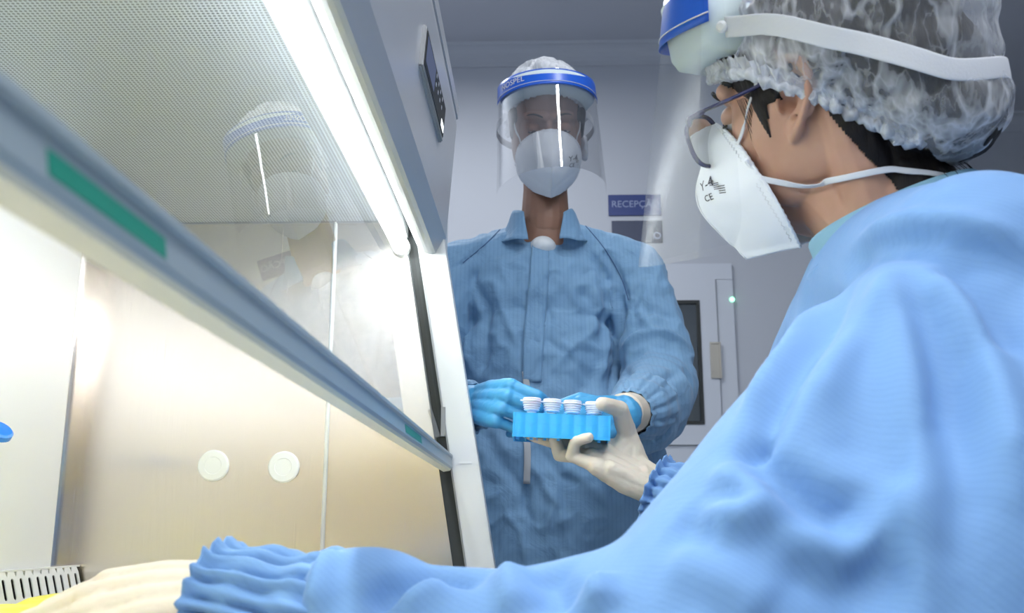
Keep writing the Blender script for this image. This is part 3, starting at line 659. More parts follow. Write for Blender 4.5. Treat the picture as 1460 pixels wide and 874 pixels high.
def hair_shell(me, H, masks, th=.0045, fade=.010):
    """hair that follows the scalp: the skin inside the masks, lifted and streaked"""
    m2 = me.copy(); m2.transform(H.inverted()); P = coords(m2); Nn = normals(m2); w_ = np.zeros(len(P))
    for f in masks: w_ = np.maximum(w_, np.clip(f(P) / fade, 0, 1))
    P2 = P + Nn * (th * np.sqrt(w_) + .0009 * w_ * fbm(P * np.array([1, 1, .35]), 160, 2) - .0004)[:, None]
    idx = {}; V = []; F = []
    for p in m2.polygons:
        if all(w_[i] > .02 for i in p.vertices):
            g_ = []
            for i in p.vertices:
                if i not in idx: idx[i] = len(V); V.append(tuple(P2[i]))
                g_.append(idx[i])
            F.append(g_)
    m3 = mesh_of(V, F); m3.transform(H); bpy.data.meshes.remove(m2); return m3
def transform(me, mtx):
    me.transform(mtx); me.update(); return me
def eye_set(parent, H, lidmat, gaze=0.0):
    for s in (-1, 1):
        e = MB(); e.ell((s * .031, -.0725, .003), (.0118, .0118, .0118)); e.tf(H); o = e.build('eye', M['eye'], parent, smooth=True)
        i = MB(); i.ell((s * .031, -.0805, -.001), (.0052, .0042, .0052)); i.tf(H); i.build('iris', M['iris'], o, smooth=True)
        l = MB(); l.ell((s * .031, -.0728, .0045), (.0135, .0125, .0105)); l.tf(H); l.build('eyelid', lidmat, parent, smooth=True)
        q = [(s * (.031 + .0125 * math.cos(t)), -.0725 - .0126 * math.sin(t), -.0022 - .0015 * math.sin(t)) for t in [math.pi * k / 10 for k in range(1, 10)]]
        l = MB(); l.tube(q, .0011, 6); l.tf(H); l.build('eyelashes', M['hair'], parent, smooth=True)
        q = [(s * (.014 + .032 * k / 8), -.0935 + .0135 * (k / 8) ** 2, .024 + .006 * math.sin(math.pi * k / 8 * .8)) for k in range(9)]
        l = MB(); l.tube(q, [.0010, .0018, .002, .002, .0019, .0018, .0015, .0012, .0007], 8); l.tf(H); l.build('eyebrow', M['hair'], parent, smooth=True)
# mask surface: edge and ridge curves in head space
ER = [(.012, -.104, .004), (.034, -.086, -.010), (.060, -.062, -.032), (.069, -.040, -.062), (.060, -.035, -.096), (.034, -.058, -.126)]
RG = [(0, -.116, .004), (0, -.131, -.022), (0, -.146, -.050), (0, -.148, -.070), (0, -.134, -.095), (0, -.108, -.134)]
def spl(pts, v):
    n = len(pts) - 1; t = min(max(v, 0), 1) * n; i = min(int(t), n - 1); f = t - i
    P = [Vector(p) for p in pts]; a = P[max(i - 1, 0)]; b = P[i]; c = P[i + 1]; d = P[min(i + 2, n)]
    return 0.5 * ((2 * b) + (c - a) * f + (2 * a - 5 * b + 4 * c - d) * f * f + (3 * b - a - 3 * c + d) * f ** 3)
def mask_pt(side, u, v, er=ER, rg=RG, bulge=.009, off=0.0):
    e = spl(er, v).copy(); e.x *= side; r_ = spl(rg, v)
    p = e.lerp(r_, u); o = Vector((side * .8, -.6, 0)).normalized()
    k = 4 * u * (1 - u) * math.sin(math.pi * min(max(v, .06), .94)) ** .5
    # crease that separates the lower panel
    cr_ = math.exp(-((v - (.62 + .28 * u)) / .022) ** 2) * .0016 * (0.3 + u)
    return p + o * (bulge * k + off - cr_)
def make_mask(parent, H, mat_, print_side, print_uv, er=ER, rg=RG, bulge=.009, psize=.010):
    rows = []
    NU, NV = 22, 44
    for j in range(NV + 1):
        v = j / NV; rows.append([mask_pt(-1, u / NU, v, er, rg, bulge) for u in range(NU + 1)] + [mask_pt(1, 1 - u / NU, v, er, rg, bulge) for u in range(1, NU + 1)])
    V, F = grid_mesh(rows); me = mesh_of(V, F)
    P = coords(me); Nn = normals(me); P += Nn * (0.0009 * fbm(P, 60, 3))[:, None]; setco(me, P)
    me = solid(me, .0012); me.transform(H); mk = link('face_mask', me, mat_, parent)
    for s in (-1, 1):       # stitched rim
        q = [mask_pt(s, .012, j / 60, er, rg, bulge) + Vector((s * .0006, -.0006, 0)) * (1 if j % 2 else -.4) for j in range(61)]
        t = MB(); t.tube(q, [.0014 + .0004 * (j % 2) for j in range(61)], 6); t.tf(H); t.build('rim', mat_, mk, smooth=True)
        q = [mask_pt(s, .06 + (.02 if j % 2 else 0), j / 80, er, rg, bulge, .0007) for j in range(8, 76)]
        t = MB(); t.tube(q, .00045, 4); t.tf(H); t.build('stitching', M['strap'], mk)
    # ridge seam and printed marks
    t = MB(); t.tube([mask_pt(1, 1, j / 30, er, rg, bulge) + Vector((0, -.0004, 0)) for j in range(31)], .0010, 6); t.tf(H); t.build('centre_seam', mat_, mk, smooth=True)
    def put(txt, u0, v0, size, rot, m_, nm='print'):
        tm = text_mesh(txt, size, 0.00004)
        cu, su = math.cos(rot), math.sin(rot); W_ = .062; Hh = .135
        for vt in tm.vertices:
            x, y = vt.co.x * cu - vt.co.y * su, vt.co.x * su + vt.co.y * cu
            vt.co = mask_pt(print_side, u0 + (-print_side * x) / W_ * 1.0, v0 - y / Hh, er, rg, bulge, .0012 + vt.co.z)
        tm.transform(H); return link(nm, tm, m_, mk, False)
    u0, v0 = print_uv; s = psize
    put('▼-4', u0, v0, s * 1.25, R(-12), M['print']) if False else None
    put('Y-4', u0 - .02, v0 - .035, s * 1.15, R(-8), M['print'])
    put('CE', u0 + .03, v0 + .055, s * .8, R(-8), M['print'])
    for k in range(3): put('IIII', u0 - .12 - .05 * k, v0 - .02 + .035 * k, s * (.5 + .1 * k), R(70), M['print'])
    return mk
def visor_pt(s, phi, off=0.0):      # s 0 top .. 1 bottom, phi angle from the front
    z = .120 - .232 * s; yf = -.122 - .098 * s; ys = -.028 - .030 * s; hw = .090 * (1 + .10 * s) + off
    return Vector((hw * math.sin(phi), ys + (yf - off - ys) * math.cos(phi), z))
def make_visor(parent, H, letters=None, vm=None, foam_low=0.0):
    vm = vm or M['visor']
    hs = empty('face_shield_part'); bpy.data.objects.remove(hs)
    NS, NP = 26, 60
    rows = [[visor_pt(j / NS, R(-92 + 184 * k / NP)) for k in range(NP + 1)] for j in range(NS + 1)]
    # rounded lower corners
    for j in range(NS + 1):
        s = j / NS
        if s > .85:
            lim = 92 * math.sqrt(max(0, 1 - ((s - .85) / .15) ** 2) * .10 + .90)
            rows[j] = [visor_pt(s, R(-lim + 2 * lim * k / NP)) for k in range(NP + 1)]
    V, F = grid_mesh(rows); me = mesh_of(V, F)
    P = coords(me); Nn = normals(me); P += Nn * (0.0012 * fbm(P, 9, 2))[:, None]; setco(me, P); me.transform(H)
    vs = link('face_shield', me, vm, parent)
    e = MB(); e.tube([visor_pt(1 if 0 else 1, R(-87.3 + 174.6 * k / 50)) for k in range(51)], .0005, 5); e.tf(H); e.build('lower_edge', M['visor'], vs, smooth=True) if 0 else None
    # printed blue band on the film with a thin white line
    rows = [[visor_pt(.005 + .165 * j / 6, R(-84 + 168 * k / 50), .0022) for k in range(51)] for j in range(7)]
    V, F = grid_mesh(rows); me = solid(mesh_of(V, F), .0004); me.transform(H); bd = link('printed_band', me, M['blueband'], vs)
    t = MB(); t.tube([visor_pt(.138, R(-84 + 168 * k / 50), .0028) for k in range(51)], .0007, 5); t.tf(H); t.build('white_line', M['strap'], bd)
    # foam pad between the film and the forehead
    def fo(phi, r_, z):
        a = visor_pt(.1, phi, -.0015); b_ = Vector((.071 * math.sin(phi), -.004 - .099 * math.cos(phi), z)); q = a.lerp(b_, r_); return Vector((q.x, q.y, z + .006 * (1 - r_)))
    t = MB(); n = 36; V = []; F = []
    prof = [(0, .108), (0, .062 + foam_low), (.15, .054 + foam_low), (.8, .050 + foam_low), (1, .056 + foam_low), (1, .100), (.8, .108), (.2, .112)]
    m_ = len(prof)
    for k in range(n + 1):
        ph = R(-80 + 160 * k / n)
        for r_, z in prof: V.append(fo(ph, r_, z))
    for k in range(n):
        for i in range(m_): F.append((k * m_ + i, k * m_ + (i + 1) % m_, (k + 1) * m_ + (i + 1) % m_, (k + 1) * m_ + i))
    F.append(tuple(range(m_ - 1, -1, -1))); F.append(tuple(n * m_ + i for i in range(m_)))
    t.add(V, F); t.tf(H); t.build('foam_pad', M['foam'], vs, smooth=True)
    if letters:
        tm = text_mesh(letters, .0185, .0001)
        for vt in tm.vertices:
            # text plane x across, y up -> on the band
            ph = R(-47) + vt.co.x / .105; s_ = .080 - vt.co.y / .232
            vt.co = visor_pt(s_, ph, .0030 + vt.co.z)
        tm.transform(H); link('band_lettering', tm, M['strap'], bd, False)
    return vs
def snap_pts(bvh, pts, off):
    out = []; nr = []
    for p in pts:
        h = bvh.find_nearest(Vector(p)); n_ = h[1]
        q = Vector(p) - h[0]
        if q.length > 1e-5 and q.dot(n_) > 0: n_ = q.normalized()
        out.append(h[0] + n_ * off); nr.append(n_)
    return out, nr
def hand_mb(curl, spread, thumb, s=1, scale=1.0, wrist_len=.06, rad=1.0):
    """palm in xy plane, fingers towards +y, palm faces -z, thumb on side s; curl[f] = three joint angles in degrees"""
    mb = MB(); base = [(.027, .086, 0), (.009, .091, .002), (-.010, .087, .001), (-.028, .077, -.002)]
    lens = [(.042, .025, .021), (.046, .029, .022), (.042, .027, .021), (.033, .021, .019)]
    rads = [(.0098, .0088, .0080, .0070), (.0100, .0090, .0082, .0072), (.0096, .0086, .0078, .0068), (.0088, .0078, .0070, .0062)]
    carp = [(.017, .0, 0), (.006, -.002, .001), (-.006, -.002, .001), (-.017, .0, 0)]
    for f in range(4):
        b = Vector(base[f]); b.x *= s; c = Vector(carp[f]); c.x *= s
        mb.chain([c, c.lerp(b, .5) + Vector((0, 0, .002)), b], [.0135, .0140, .0115 * rad])
        mb.cap(c + Vector((0, .01, -.006)), c.lerp(b, .8) + Vector((0, 0, -.006)), .011, .0105)
        if f < 3:
            b2 = Vector(base[f + 1]); b2.x *= s; mb.cap(b * .86, b2 * .86, .0115, .0115); mb.cap(b * .45, b2 * .45, .012, .012)
        ang = 0; p = b; yaw = R(spread[f]) * s; pts = [p]
        for j in range(3):
            ang += R(curl[f][j]); d = Vector((math.sin(yaw) * math.cos(ang), math.cos(yaw) * math.cos(ang), -math.sin(ang))); p = p + d * lens[f][j]; pts.append(p)
        mb.chain(pts, [r_ * rad for r_ in rads[f]], 12)
    t = [Vector((q[0] * s, q[1], q[2])) for q in thumb]
    mb.chain(t, [.0150, .0125 * rad, .0108 * rad, .0086 * rad], 12); mb.cap(Vector((0, .02, -.004)), t[0], .013, .014)
    mb.cap(Vector((s * .012, .055, -.004)), t[1] * .7 + t[0] * .3, .012, .010)
    mb.cap(Vector((s * .020, .060, -.004)), t[1], .0125, .0118); mb.cap(Vector((s * .022, .040, -.004)), t[0].lerp(t[1], .6), .0135, .013)
    mb.ell((0, -.002, 0), (.027, .022, .0185)); mb.cap((0, -.005, 0), (0, -wrist_len, 0), .0225, .0265)
    mb.cap((s*.008, -.005, 0), (s*.006, -wrist_len, 0), .0205, .0235); mb.cap((-s*.008, -.005, 0), (-s*.006, -wrist_len, 0), .0205, .0235)
    mb.V = [tuple(Vector(v) * scale) for v in mb.V]; return mb
def frame(origin, fdir, palm):
    """matrix taking hand space to the world: +y -> fdir, -z -> palm"""
    y = Vector(fdir).normalized(); z = -Vector(palm); z = (z - y * z.dot(y)).normalized(); x = y.cross(z)
    return Matrix(((x.x, y.x, z.x, origin[0]), (x.y, y.y, z.y, origin[1]), (x.z, y.z, z.z, origin[2]), (0, 0, 0, 1)))
def make_glove(name, hm, mtx, m_, parent, voxel=.0015, **k):
    hm.tf(mtx); me = remesh(hm, voxel, 3, .5)
    P = coords(me); Nn = normals(me)
    P += Nn * (.0007 * np.abs(fbm(P * 1.0, 70, 3)))[:, None]; setco(me, P)
    o = link(name, me, m_, parent, **k); return o
def make_cuff(name, path, radii, m_, parent, gathers=22, amp=.0045, seed=1):
    """gathered elastic cuff swept along a path, with ruffled pleats"""
    rs = np.random.RandomState(seed); n = len(path); NK = 144; ph = rs.rand(6) * 6.28
    pts = cr_spline(path, 26); rad = np.interp(np.linspace(0, 1, 26), np.linspace(0, 1, n), radii)
    a = None; rows = []
    for i, p in enumerate(pts):
        t = (pts[min(i + 1, 25)] - pts[max(i - 1, 0)]).normalized()
        if a is None: a = t.orthogonal().normalized()
        a = (a - t * a.dot(t)).normalized(); b = t.cross(a); s_ = i / 25; row = []
        for k in range(NK):
            th = 2 * math.pi * k / NK
            w_ = math.sin(gathers * th + ph[0] + 1.5 * math.sin(2 * th + ph[1])) + .5 * math.sin(gathers * 1.7 * th + ph[2] + 3 * s_)
            r_ = rad[i] + amp * w_ * (.5 + .8 * abs(math.sin(3 * math.pi * s_ + .4))) + amp * .9 * math.sin(5 * math.pi * s_ + 2 * math.sin(th + ph[3]))
            row.append(p + (a * math.cos(th) + b * math.sin(th)) * r_)
        rows.append(row)
    V, F = grid_mesh(rows, True); me = solid(mesh_of(V, F), .0012); return link(name, me, m_, parent)
# ------------------------------------------------------------------ seated worker
HN = Matrix.Translation((.2523, .803, 1.167)) @ Matrix.Rotation(R(-132.5), 4, 'Z') @ Matrix.Rotation(R(-1.7), 4, 'X') @ Matrix.Rotation(R(20), 4, 'Y')
pn = empty('person', (.46, .86, 0), label='seated person in a light blue gown and cream gloves wearing glasses, seen from the side', cat='person')
NB = at(1290, 345, .80); NBl = HN.inverted() @ NB
hm = MB(); head_parts(hm); hm.chain([(0, .020, -.045), ((NBl.x) * .5, .02 * .5 + NBl.y * .5, -.05 * .5 + NBl.z * .5), tuple(NBl)], [.054, .054, .066], 20)
hm.cap((.0, -.02, -.075), tuple(NBl * .6), .047, .050); hm.cap((0, -.004, -.06), tuple(NBl * .8), .055, .060)
me = remesh(hm, .0017, 9); sculpt_head(me); me.transform(HN); head_me = me
shL, elL, wrL = Vector((.30, .655, .960)), Vector((.085, .575, .705)), Vector((-.20, .65, .754))
shR, elR, wrR = Vector((.31, 1.0, .955)), Vector((.34, 1.10, .74)), Vector((.150, 1.232, .842))
tb = MB(); tb.cap(NB, (.36, .84, .93), .06, .10); tb.chain([(.34, .83, .92), (.42, .85, .70), (.46, .86, .53)], [.115, .12, .14])
for sh, el, wr, hy in ((shL, elL, wrL, .77), (shR, elR, wrR, .95)):
    tb.cap((.33, .83, .97), sh, .06, .05); tb.chain([sh, el, wr], [.048, .032, .021])
    tb.chain([(.45, hy, .52), (.05, hy - .02, .50), (.12, hy - .02, .10)], [.085, .062, .040]); tb.cap((.13, hy - .02, .05), (-.02, hy - .03, .04), .04, .032)
tm = remesh(tb, .006, 4)
bm = bmesh.new(); bm.from_mesh(head_me); bm.from_mesh(tm); mm = bpy.data.meshes.new('body'); bm.to_mesh(mm); bm.free()
body_n = link('body', mm, M['skin_near'], pn)
bvh_head = bvh_of(head_me)
eye_set(pn, HN, M['skin_near'])
# hair under the cap
h = MB(); h.ell((0, .028, .042), (.078, .092, .081)); h.ell((0, .085, .008), (.066, .044, .048)); h.ell((0, .100, -.040), (.050, .040, .040))
h.ell((0, .082, -.03), (.048, .036, .05)); h.ell((0, .082, .050), (.050, .038, .034))
for s in (-1, 1):
    h.cap((s * .056, -.050, .052), (s * .062, -.030, .048), .012, .012)
me = remesh(h, .0025, 3); P = coords(me); Nn = normals(me); P += Nn * (.0022 * fbm(P * np.array([1, 1, .5]), 55, 3))[:, None]; setco(me, P); me.transform(HN)
hair_o = link('hair', me, M['hair'], pn, label='dark hair gathered under the cap')
AX = lambda P: np.abs(P[:, 0])
nape = lambda P: np.minimum.reduce([.0765 - AX(P), P[:, 1] - (.037 + np.clip(-P[:, 2] - .030, -.03, .2) * .47), P[:, 2] + .118, .04 - P[:, 2]])
temple = lambda P: np.minimum(np.minimum(P[:, 2] - (.002 + np.clip(-.030 - P[:, 1], 0, 1) * .75), AX(P) - .040), -.003 - P[:, 1])
sideburn = lambda P: np.minimum(np.minimum(np.clip((P[:, 2] + .030) / .040, 0, 1) * .0105 - np.abs(P[:, 1] + .026 + P[:, 2] * .15), P[:, 2] + .030), AX(P) - .05) * .75
link('hairline', hair_shell(head_me, HN, [nape, temple, sideburn]), M['hair'], hair_o)
hs = MB()
rs = np.random.RandomState(5)
for k in range(40):       # fine loose strands by the temple and at the nape
    if k < 20:
        y0 = -.045 + .002 * k; y0 = -.048 + .0014 * k; q = [(.0675, y0, .014), (.0672, y0 + .004 + rs.randn() * .001, -.008), (.0660, y0 + .006 + rs.randn() * .003, -.020 - .016 * rs.rand())]
    else:
        y0 = .075 + rs.rand() * .03; x0 = .05 * (rs.rand() - .2); q = [(x0, y0, -.08), (x0 * 1.1, y0 + .012, -.098), (x0 * 1.2, y0 + .016 + rs.randn() * .012, -.120 - .02 * rs.rand())]
    hs.tube(cr_spline(q, 7), [.00028] * 6 + [.0001], 4)
hs.tf(HN); hs.build('loose_strands', M['hair'], pn, kind='stuff')
# bouffant cap
c = MB(); c.ell((0, .022, .052), (.088, .112, .092)); c.ell((0, .075, .050), (.082, .072, .072)); c.ell((0, .088, -.030), (.074, .058, .052)); c.ell((.0, .05, .0), (.084, .07, .05)); c.ell((0, .074, .012), (.084, .070, .060))
for s in (-1, 1): c.ell((s * .078, .015, .036), (.020, .055, .042))
me = remesh(c, .0026, 6)
P = coords(me); Nn = normals(me)
ridge = 1 - np.abs(fbm(P * np.array([1.0, .55, .8]), 22, 3)) * 2
P += Nn * (.0035 * ridge + .003 * fbm(P, 14, 2))[:, None]
# pull in along the headband line
def band_z(y): return np.interp(y, [-.12, -.035, .075, .15], [.085, .066, .020, -.020])
bd_ = np.exp(-((P[:, 2] - band_z(P[:, 1])) / .012) ** 2); P -= Nn * (.001 * bd_ * (P[:, 1] > -.05))[:, None]
setco(me, P)
rim_y = [-.12, -.10, -.061, -.018, .009, .030, .060, .092, .16]; rim_z = [.047, .045, .038, .030, .009, -.007, -.036, -.063, -.085]
def rimz(y, x=0): return np.interp(y, rim_y, rim_z)
cap_full = bvh_of(me)
bm = bmesh.new(); bm.from_mesh(me)
bmesh.ops.delete(bm, geom=[v for v in bm.verts if v.co.z < rimz(v.co.y) - .001 and v.co.y < .094], context='VERTS')
bm.to_mesh(me); bm.free(); cap_local = bvh_of(me)
me.transform(HN); cap_o = link('hair_net', me, M['cap'], pn, label='translucent white bouffant cap over dark hair')
# gathered elastic rim
q = []; NQ = 220
for k in range(NQ):
    t = 2 * math.pi * k / NQ; y = -.102 * math.cos(t) if math.cos(t) > 0 else -.094 * math.cos(t); x = .084 * math.sin(t); z = float(rimz(y))
    h_ = cap_full.find_nearest(Vector((x, y, z))); pp = h_[0]
    q.append(Vector((pp.x, pp.y, z)) + Vector((x, y, 0)).normalized() * (.0012 + .0018 * math.sin(k * 1.9)) + Vector((0, 0, .002 * math.sin(k * 2.3))))
r_ = MB(); r_.tube(q, [.0045 + .0012 * math.sin(k * 1.3) for k in range(NQ)], 10, closed=True); r_.tf(HN); r_.build('elastic_rim', M['cap_dense'], cap_o, smooth=True)
rows = []
for j in range(5):
    row = []
    for k in range(NQ * 2):
        kk = k / 2; a0 = q[int(kk) % NQ]; out = Vector((a0.x, a0.y, 0)).normalized()
        row.append(a0 + out * (.0015 * math.sin(k * 1.15 + j) + .0008 * j) + Vector((0, 0, -.0035 + .0045 * j)))
    rows.append(row)
V, F = grid_mesh(rows, True); me = mesh_of(V, F); me.transform(HN); link('rim_frill', me, M['cap_dense'], cap_o)
# spectacles
gl = MB()
def lens_pt(s, t, k=1.0, yo=0):
    ca, sa = math.cos(t), math.sin(t); x = .0345 + .0275 * k * math.copysign(abs(ca) ** .72, ca); z = -.010 + .0235 * k * math.copysign(abs(sa) ** .80, sa)
    return Vector((s * x, -.1075 + .10 * (x - .03) ** 2 * 8 * .5 + yo + max(0, -z) * .12, z))
for s in (-1, 1):
    gl.tube([lens_pt(s, 2 * math.pi * k / 40) for k in range(40)], .0021, 8, closed=True)
    gl.chain([(s * .063, -.1015, .006), (s * .0705, -.095, .010), (s * .0725, -.080, .0125)], [.0030, .0030, .0026], 8)
    gl.tube(cr_spline([(s * .0725, -.082, .0125), (s * .0760, -.030, .0175), (s * .0800, .004, .022), (s * .081, .020, .012)], 16), .0021, 8, flat=(.0016, .0032), up=[(s, 0, 0)] * 16)
gl.tube(cr_spline([(-.0085, -.1075, -.004), (-.004, -.1105, .002), (.004, -.1105, .002), (.0085, -.1075, -.004)], 10), .0019, 8)
gl.tf(HN); go = gl.build('glasses', M['glasses'], pn, smooth=True, label='dark navy spectacles frame')
for s in (-1, 1):
    n = 40; V = [lens_pt(s, 0, 0)] + [lens_pt(s, 2 * math.pi * k / n, .96) for k in range(n)]; me = mesh_of(V, [(0, 1 + k, 1 + (k + 1) % n) for k in range(n)]); me.transform(HN); link('lens', me, M['lens'], go)
# mask with its two straps
ERn = [(.014, -.102, .004), (.040, -.080, -.005), (.060, -.056, -.026), (.071, -.036, -.059), (.066, -.026, -.092), (.047, -.028, -.121)]
RGn = [(0, -.116, .004), (0, -.130, -.022), (0, -.146, -.050), (0, -.146, -.072), (0, -.130, -.098), (0, -.108, -.126)]
mk = make_mask(pn, HN, M['mask'], 1, (.62, .50), ERn, RGn, .010, .0108)
def strap(pts, wd, bvh, mtx, par, off=.0016, n=40, name='strap', th=.0006, m_=None):
    q = cr_spline(pts, n); q2, nr = snap_pts(bvh, q, off)
    # smooth the snapped path
    for _ in range(4): q2 = [q2[0]] + [(q2[i - 1] + q2[i] * 2 + q2[i + 1]) / 4 for i in range(1, n - 1)] + [q2[-1]]
    t = MB(); t.tube(q2, 1, 12, flat=(wd, th), up=nr); t.tf(mtx) if mtx is not None else None
    return t.build(name, m_ or M['strap'], par, smooth=True)
allm = MB()
bm = bmesh.new(); bm.from_mesh(head_me); hh = bpy.data.meshes.new('x'); bm.to_mesh(hh); bm.free(); hh.transform(HN.inverted()); bl = bvh_of(hh)
for s in (1, -1):
    strap([(s * .061, -.062, -.022), (s * .071, -.045, .005), (s * .076, -.026, .028), (s * .078, -.016, .045)], .0019, bl, HN, mk, .003, name='upper_strap')
    strap([(s * .0700, -.040, -.056), (s * .066, -.010, -.066), (s * .060, .022, -.068), (s * .052, .055, -.075), (s * .028, .085, -.092), (0, .095, -.098)], .0026, bl, HN, mk, .0065, name='lower_strap')
b_ = MB(); b_.box(-.003, .003, -.0012, .0012, -.005, .005); b_.tf(HN @ Matrix.Translation(mask_pt(1, .02, .50, ERn, RGn, .01, .002)) @ Matrix.Rotation(R(50), 4, 'Z') @ Matrix.Rotation(R(25), 4, 'X')); b_.build('strap_anchor', M['mask'], mk, bevel=.0004)
# face shield and its broad white headband
vs = make_visor(pn, HN, None, M['visor_near'])
q = [(.0875, -.034, .072), (.0895, .0, .062), (.092, .035, .046), (.089, .075, .024), (.079, .106, .004), (.055, .128, -.013), (.0, .139, -.018), (-.055, .128, -.013), (-.079, .106, .004), (-.089, .075, .024), (-.092, .035, .046), (-.0895, 0, .062), (-.0875, -.034, .072)]
qq = cr_spline(q, 90); bw = MB()
for _ in range(1):
    nn = []; q2 = []
    for p in qq:
        h_ = cap_local.find_nearest(p); nn.append((Vector((p.x, p.y - .03, 0))).normalized()); q2.append(p if (p - h_[0]).length > .004 and (p - h_[0]).dot(h_[1]) > 0 else h_[0] + h_[1] * .003)
for _ in range(5): q2 = [q2[0]] + [(q2[i - 1] + q2[i] * 2 + q2[i + 1]) / 4 for i in range(1, 89)] + [q2[-1]]
bw.tube(q2, 1, 14, flat=(.0085, .0007), up=nn); bw.tf(HN); bw.build('headband', M['strap'], vs, smooth=True, label='broad white elastic headband')
for s in (-1, 1):
    t = MB(); t.lathe([(0, -.002), (.005, -.002), (.005, .001), (.003, .0025), (0, .0025)], seg=16, mtx=HN @ Matrix.Translation((s * .0895, -.036, .073)) @ Matrix.Rotation(R(90 * s), 4, 'Y')); t.build('rivet', M['plastic_white'], vs)
# gown
g = MB()
g.chain([shL + Vector((.02, .02, -.01)), (.195, .615, .835), (.09, .580, .712)], [.086, .083, .088], 24)
g.ell((-.108, .628, .755), (.052, .040, .036)); g.ell((.055, .600, .742), (.045, .05, .052)); g.chain([(.09, .580, .712), (-.02, .605, .722), (-.14, .636, .741)], [.090, .056, .041], 24)
g.chain([shL + Vector((.05, -.01, -.05)), (.235, .59, .78), (.18, .58, .70)], [.088, .092, .09], 20)
g.cap(shL, (.30, .80, 1.0), .080, .075, 24); g.cap((.30, .82, .99), shR, .078, .075, 24); g.ell((.37, .80, .925), (.13, .19, .105), (0, 25, 0))
g.chain([shR, elR, (.235, 1.18, .80), (.195, 1.205, .822)], [.074, .068, .052, .042], 20)
g.chain([(.36, .84, .90), (.42, .85, .72), (.47, .86, .55)], [.16, .165, .17], 24); g.chain([(.45, .86, .53), (.10, .82, .52)], [.17, .12], 24)
me = remesh(g, .0045, 10, .6)
P = coords(me); Nn = normals(me); D = np.zeros_like(P); bv = bvh_of(me)
FOLDS_N = [
 ([(1215, 400), (1150, 500), (1090, 600), (1075, 640)], .010, -0.0104, 1), ([(1195, 395), (1125, 500), (1062, 600)], .008, 0.0091, 1), ([(1262, 405), (1215, 480), (1150, 590)], .010, 0.0065, 1),
 ([(1265, 380), (1285, 460), (1305, 560), (1325, 700), (1312, 874)], .012, 0.0156, 1), ([(1290, 400), (1320, 500), (1345, 640), (1350, 820)], .016, -0.0104, 1),
 ([(1310, 380), (1360, 440), (1410, 520), (1435, 600), (1450, 740)], .012, 0.0143, 1), ([(1340, 380), (1400, 430), (1450, 520)], .010, -0.0078, 1),
 ([(1020, 670), (1075, 690), (1092, 722), (1060, 745), (985, 740)], .010, 0.0156, 1), ([(1050, 655), (1110, 680), (1175, 725), (1240, 750)], .013, -0.0169, 1),
 ([(1055, 650), (1068, 632), (1090, 620)], .007, -0.0130, 1), ([(1110, 740), (1200, 790), (1270, 740), (1300, 690)], .012, 0.0104, 1), ([(1100, 800), (1210, 840), (1300, 800)], .014, -0.0078, 1),
 ([(900, 735), (960, 745), (1030, 765)], .012, -0.0078, 1), ([(835, 785), (855, 830), (865, 874)], .010, 0.0130, 1), ([(722, 815), (732, 840), (745, 874)], .010, 0.0095, 1),
 ([(780, 810), (790, 840), (800, 874)], .012, -0.0117, 1), ([(690, 830), (620, 815), (560, 835), (525, 874)], .008, -0.0156, 1),
 ([(605, 800), (565, 782), (530, 776)], .010, 0.0130, 1), ([(480, 790), (462, 815), (450, 874)], .008, 0.0091, 1), ([(440, 795), (420, 830), (410, 874)], .008, -0.0078, 1),
 ([(640, 835), (600, 850), (580, 874)], .008, 0.0078, 1), ([(1215, 345), (1290, 315), (1370, 318), (1455, 345)], .009, 0.0091, 1), ([(1200, 380), (1290, 345), (1455, 385)], .012, -0.0104, 1),
 ([(950, 800), (1040, 830), (1100, 874)], .014, 0.0078, 1), ([(1230, 420), (1235, 560), (1215, 680)], .020, -0.0078, 1)]
for pix, w_, a_, sh_ in FOLDS_N:
    hp = hits(bv, pix)
    if len(hp) > 1: stroke(P, Nn, D, hp, w_, a_, sh_)
P = P + D + Nn * (.0025 * fbm(P * np.array([1, 1, .6]), 9, 3))[:, None]; setco(me, P)
bm = bmesh.new(); bm.from_mesh(me); bmesh.ops.smooth_vert(bm, verts=bm.verts[:], factor=.5, use_axis_x=True, use_axis_y=True, use_axis_z=True); bm.to_mesh(me); bm.free()
gown_n = link('gown', me, M['gown_near'], pn)
make_cuff('cuff', [(-.125, .632, .738), (-.155, .640, .743), (-.190, .648, .750), (-.210, .653, .753)], [.044, .041, .036, .039], M['gown_near'], gown_n, 20, .0030, 3)
make_cuff('cuff', [(.205, 1.200, .816), (.180, 1.214, .828), (.155, 1.230, .840), (.142, 1.236, .846)], [.047, .046, .038, .043], M['gown_near'], gown_n, 17, .0036, 8)
# scrub collar under the gown
ax = (NB - HN @ Vector((0, .02, -.05))).normalized()
q = []; u_ = ax.orthogonal().normalized(); v_ = ax.cross(u_)
cN = NB - ax * .012
for k in range(48):
    t = 2 * math.pi * k / 48; q.append(cN + (u_ * math.cos(t) + v_ * math.sin(t)) * (.070 + .003 * math.sin(3 * t)))
t = MB(); t.tube(q, 1, 10, closed=True, flat=(.016, .003), up=[(p - cN).normalized() for p in q]); t.build('scrub_collar', M['scrub'], pn, smooth=True)
cN2 = NB + ax * .012
q = [cN2 + (u_ * math.cos(t) + v_ * math.sin(t)) * .082 for t in [2 * math.pi * k / 48 for k in range(48)]]
t = MB(); t.tube(q, 1, 10, closed=True, flat=(.016, .004), up=[(p - cN2).normalized() for p in q]); t.build('gown_neckband', M['gown_near'], gown_n, smooth=True)
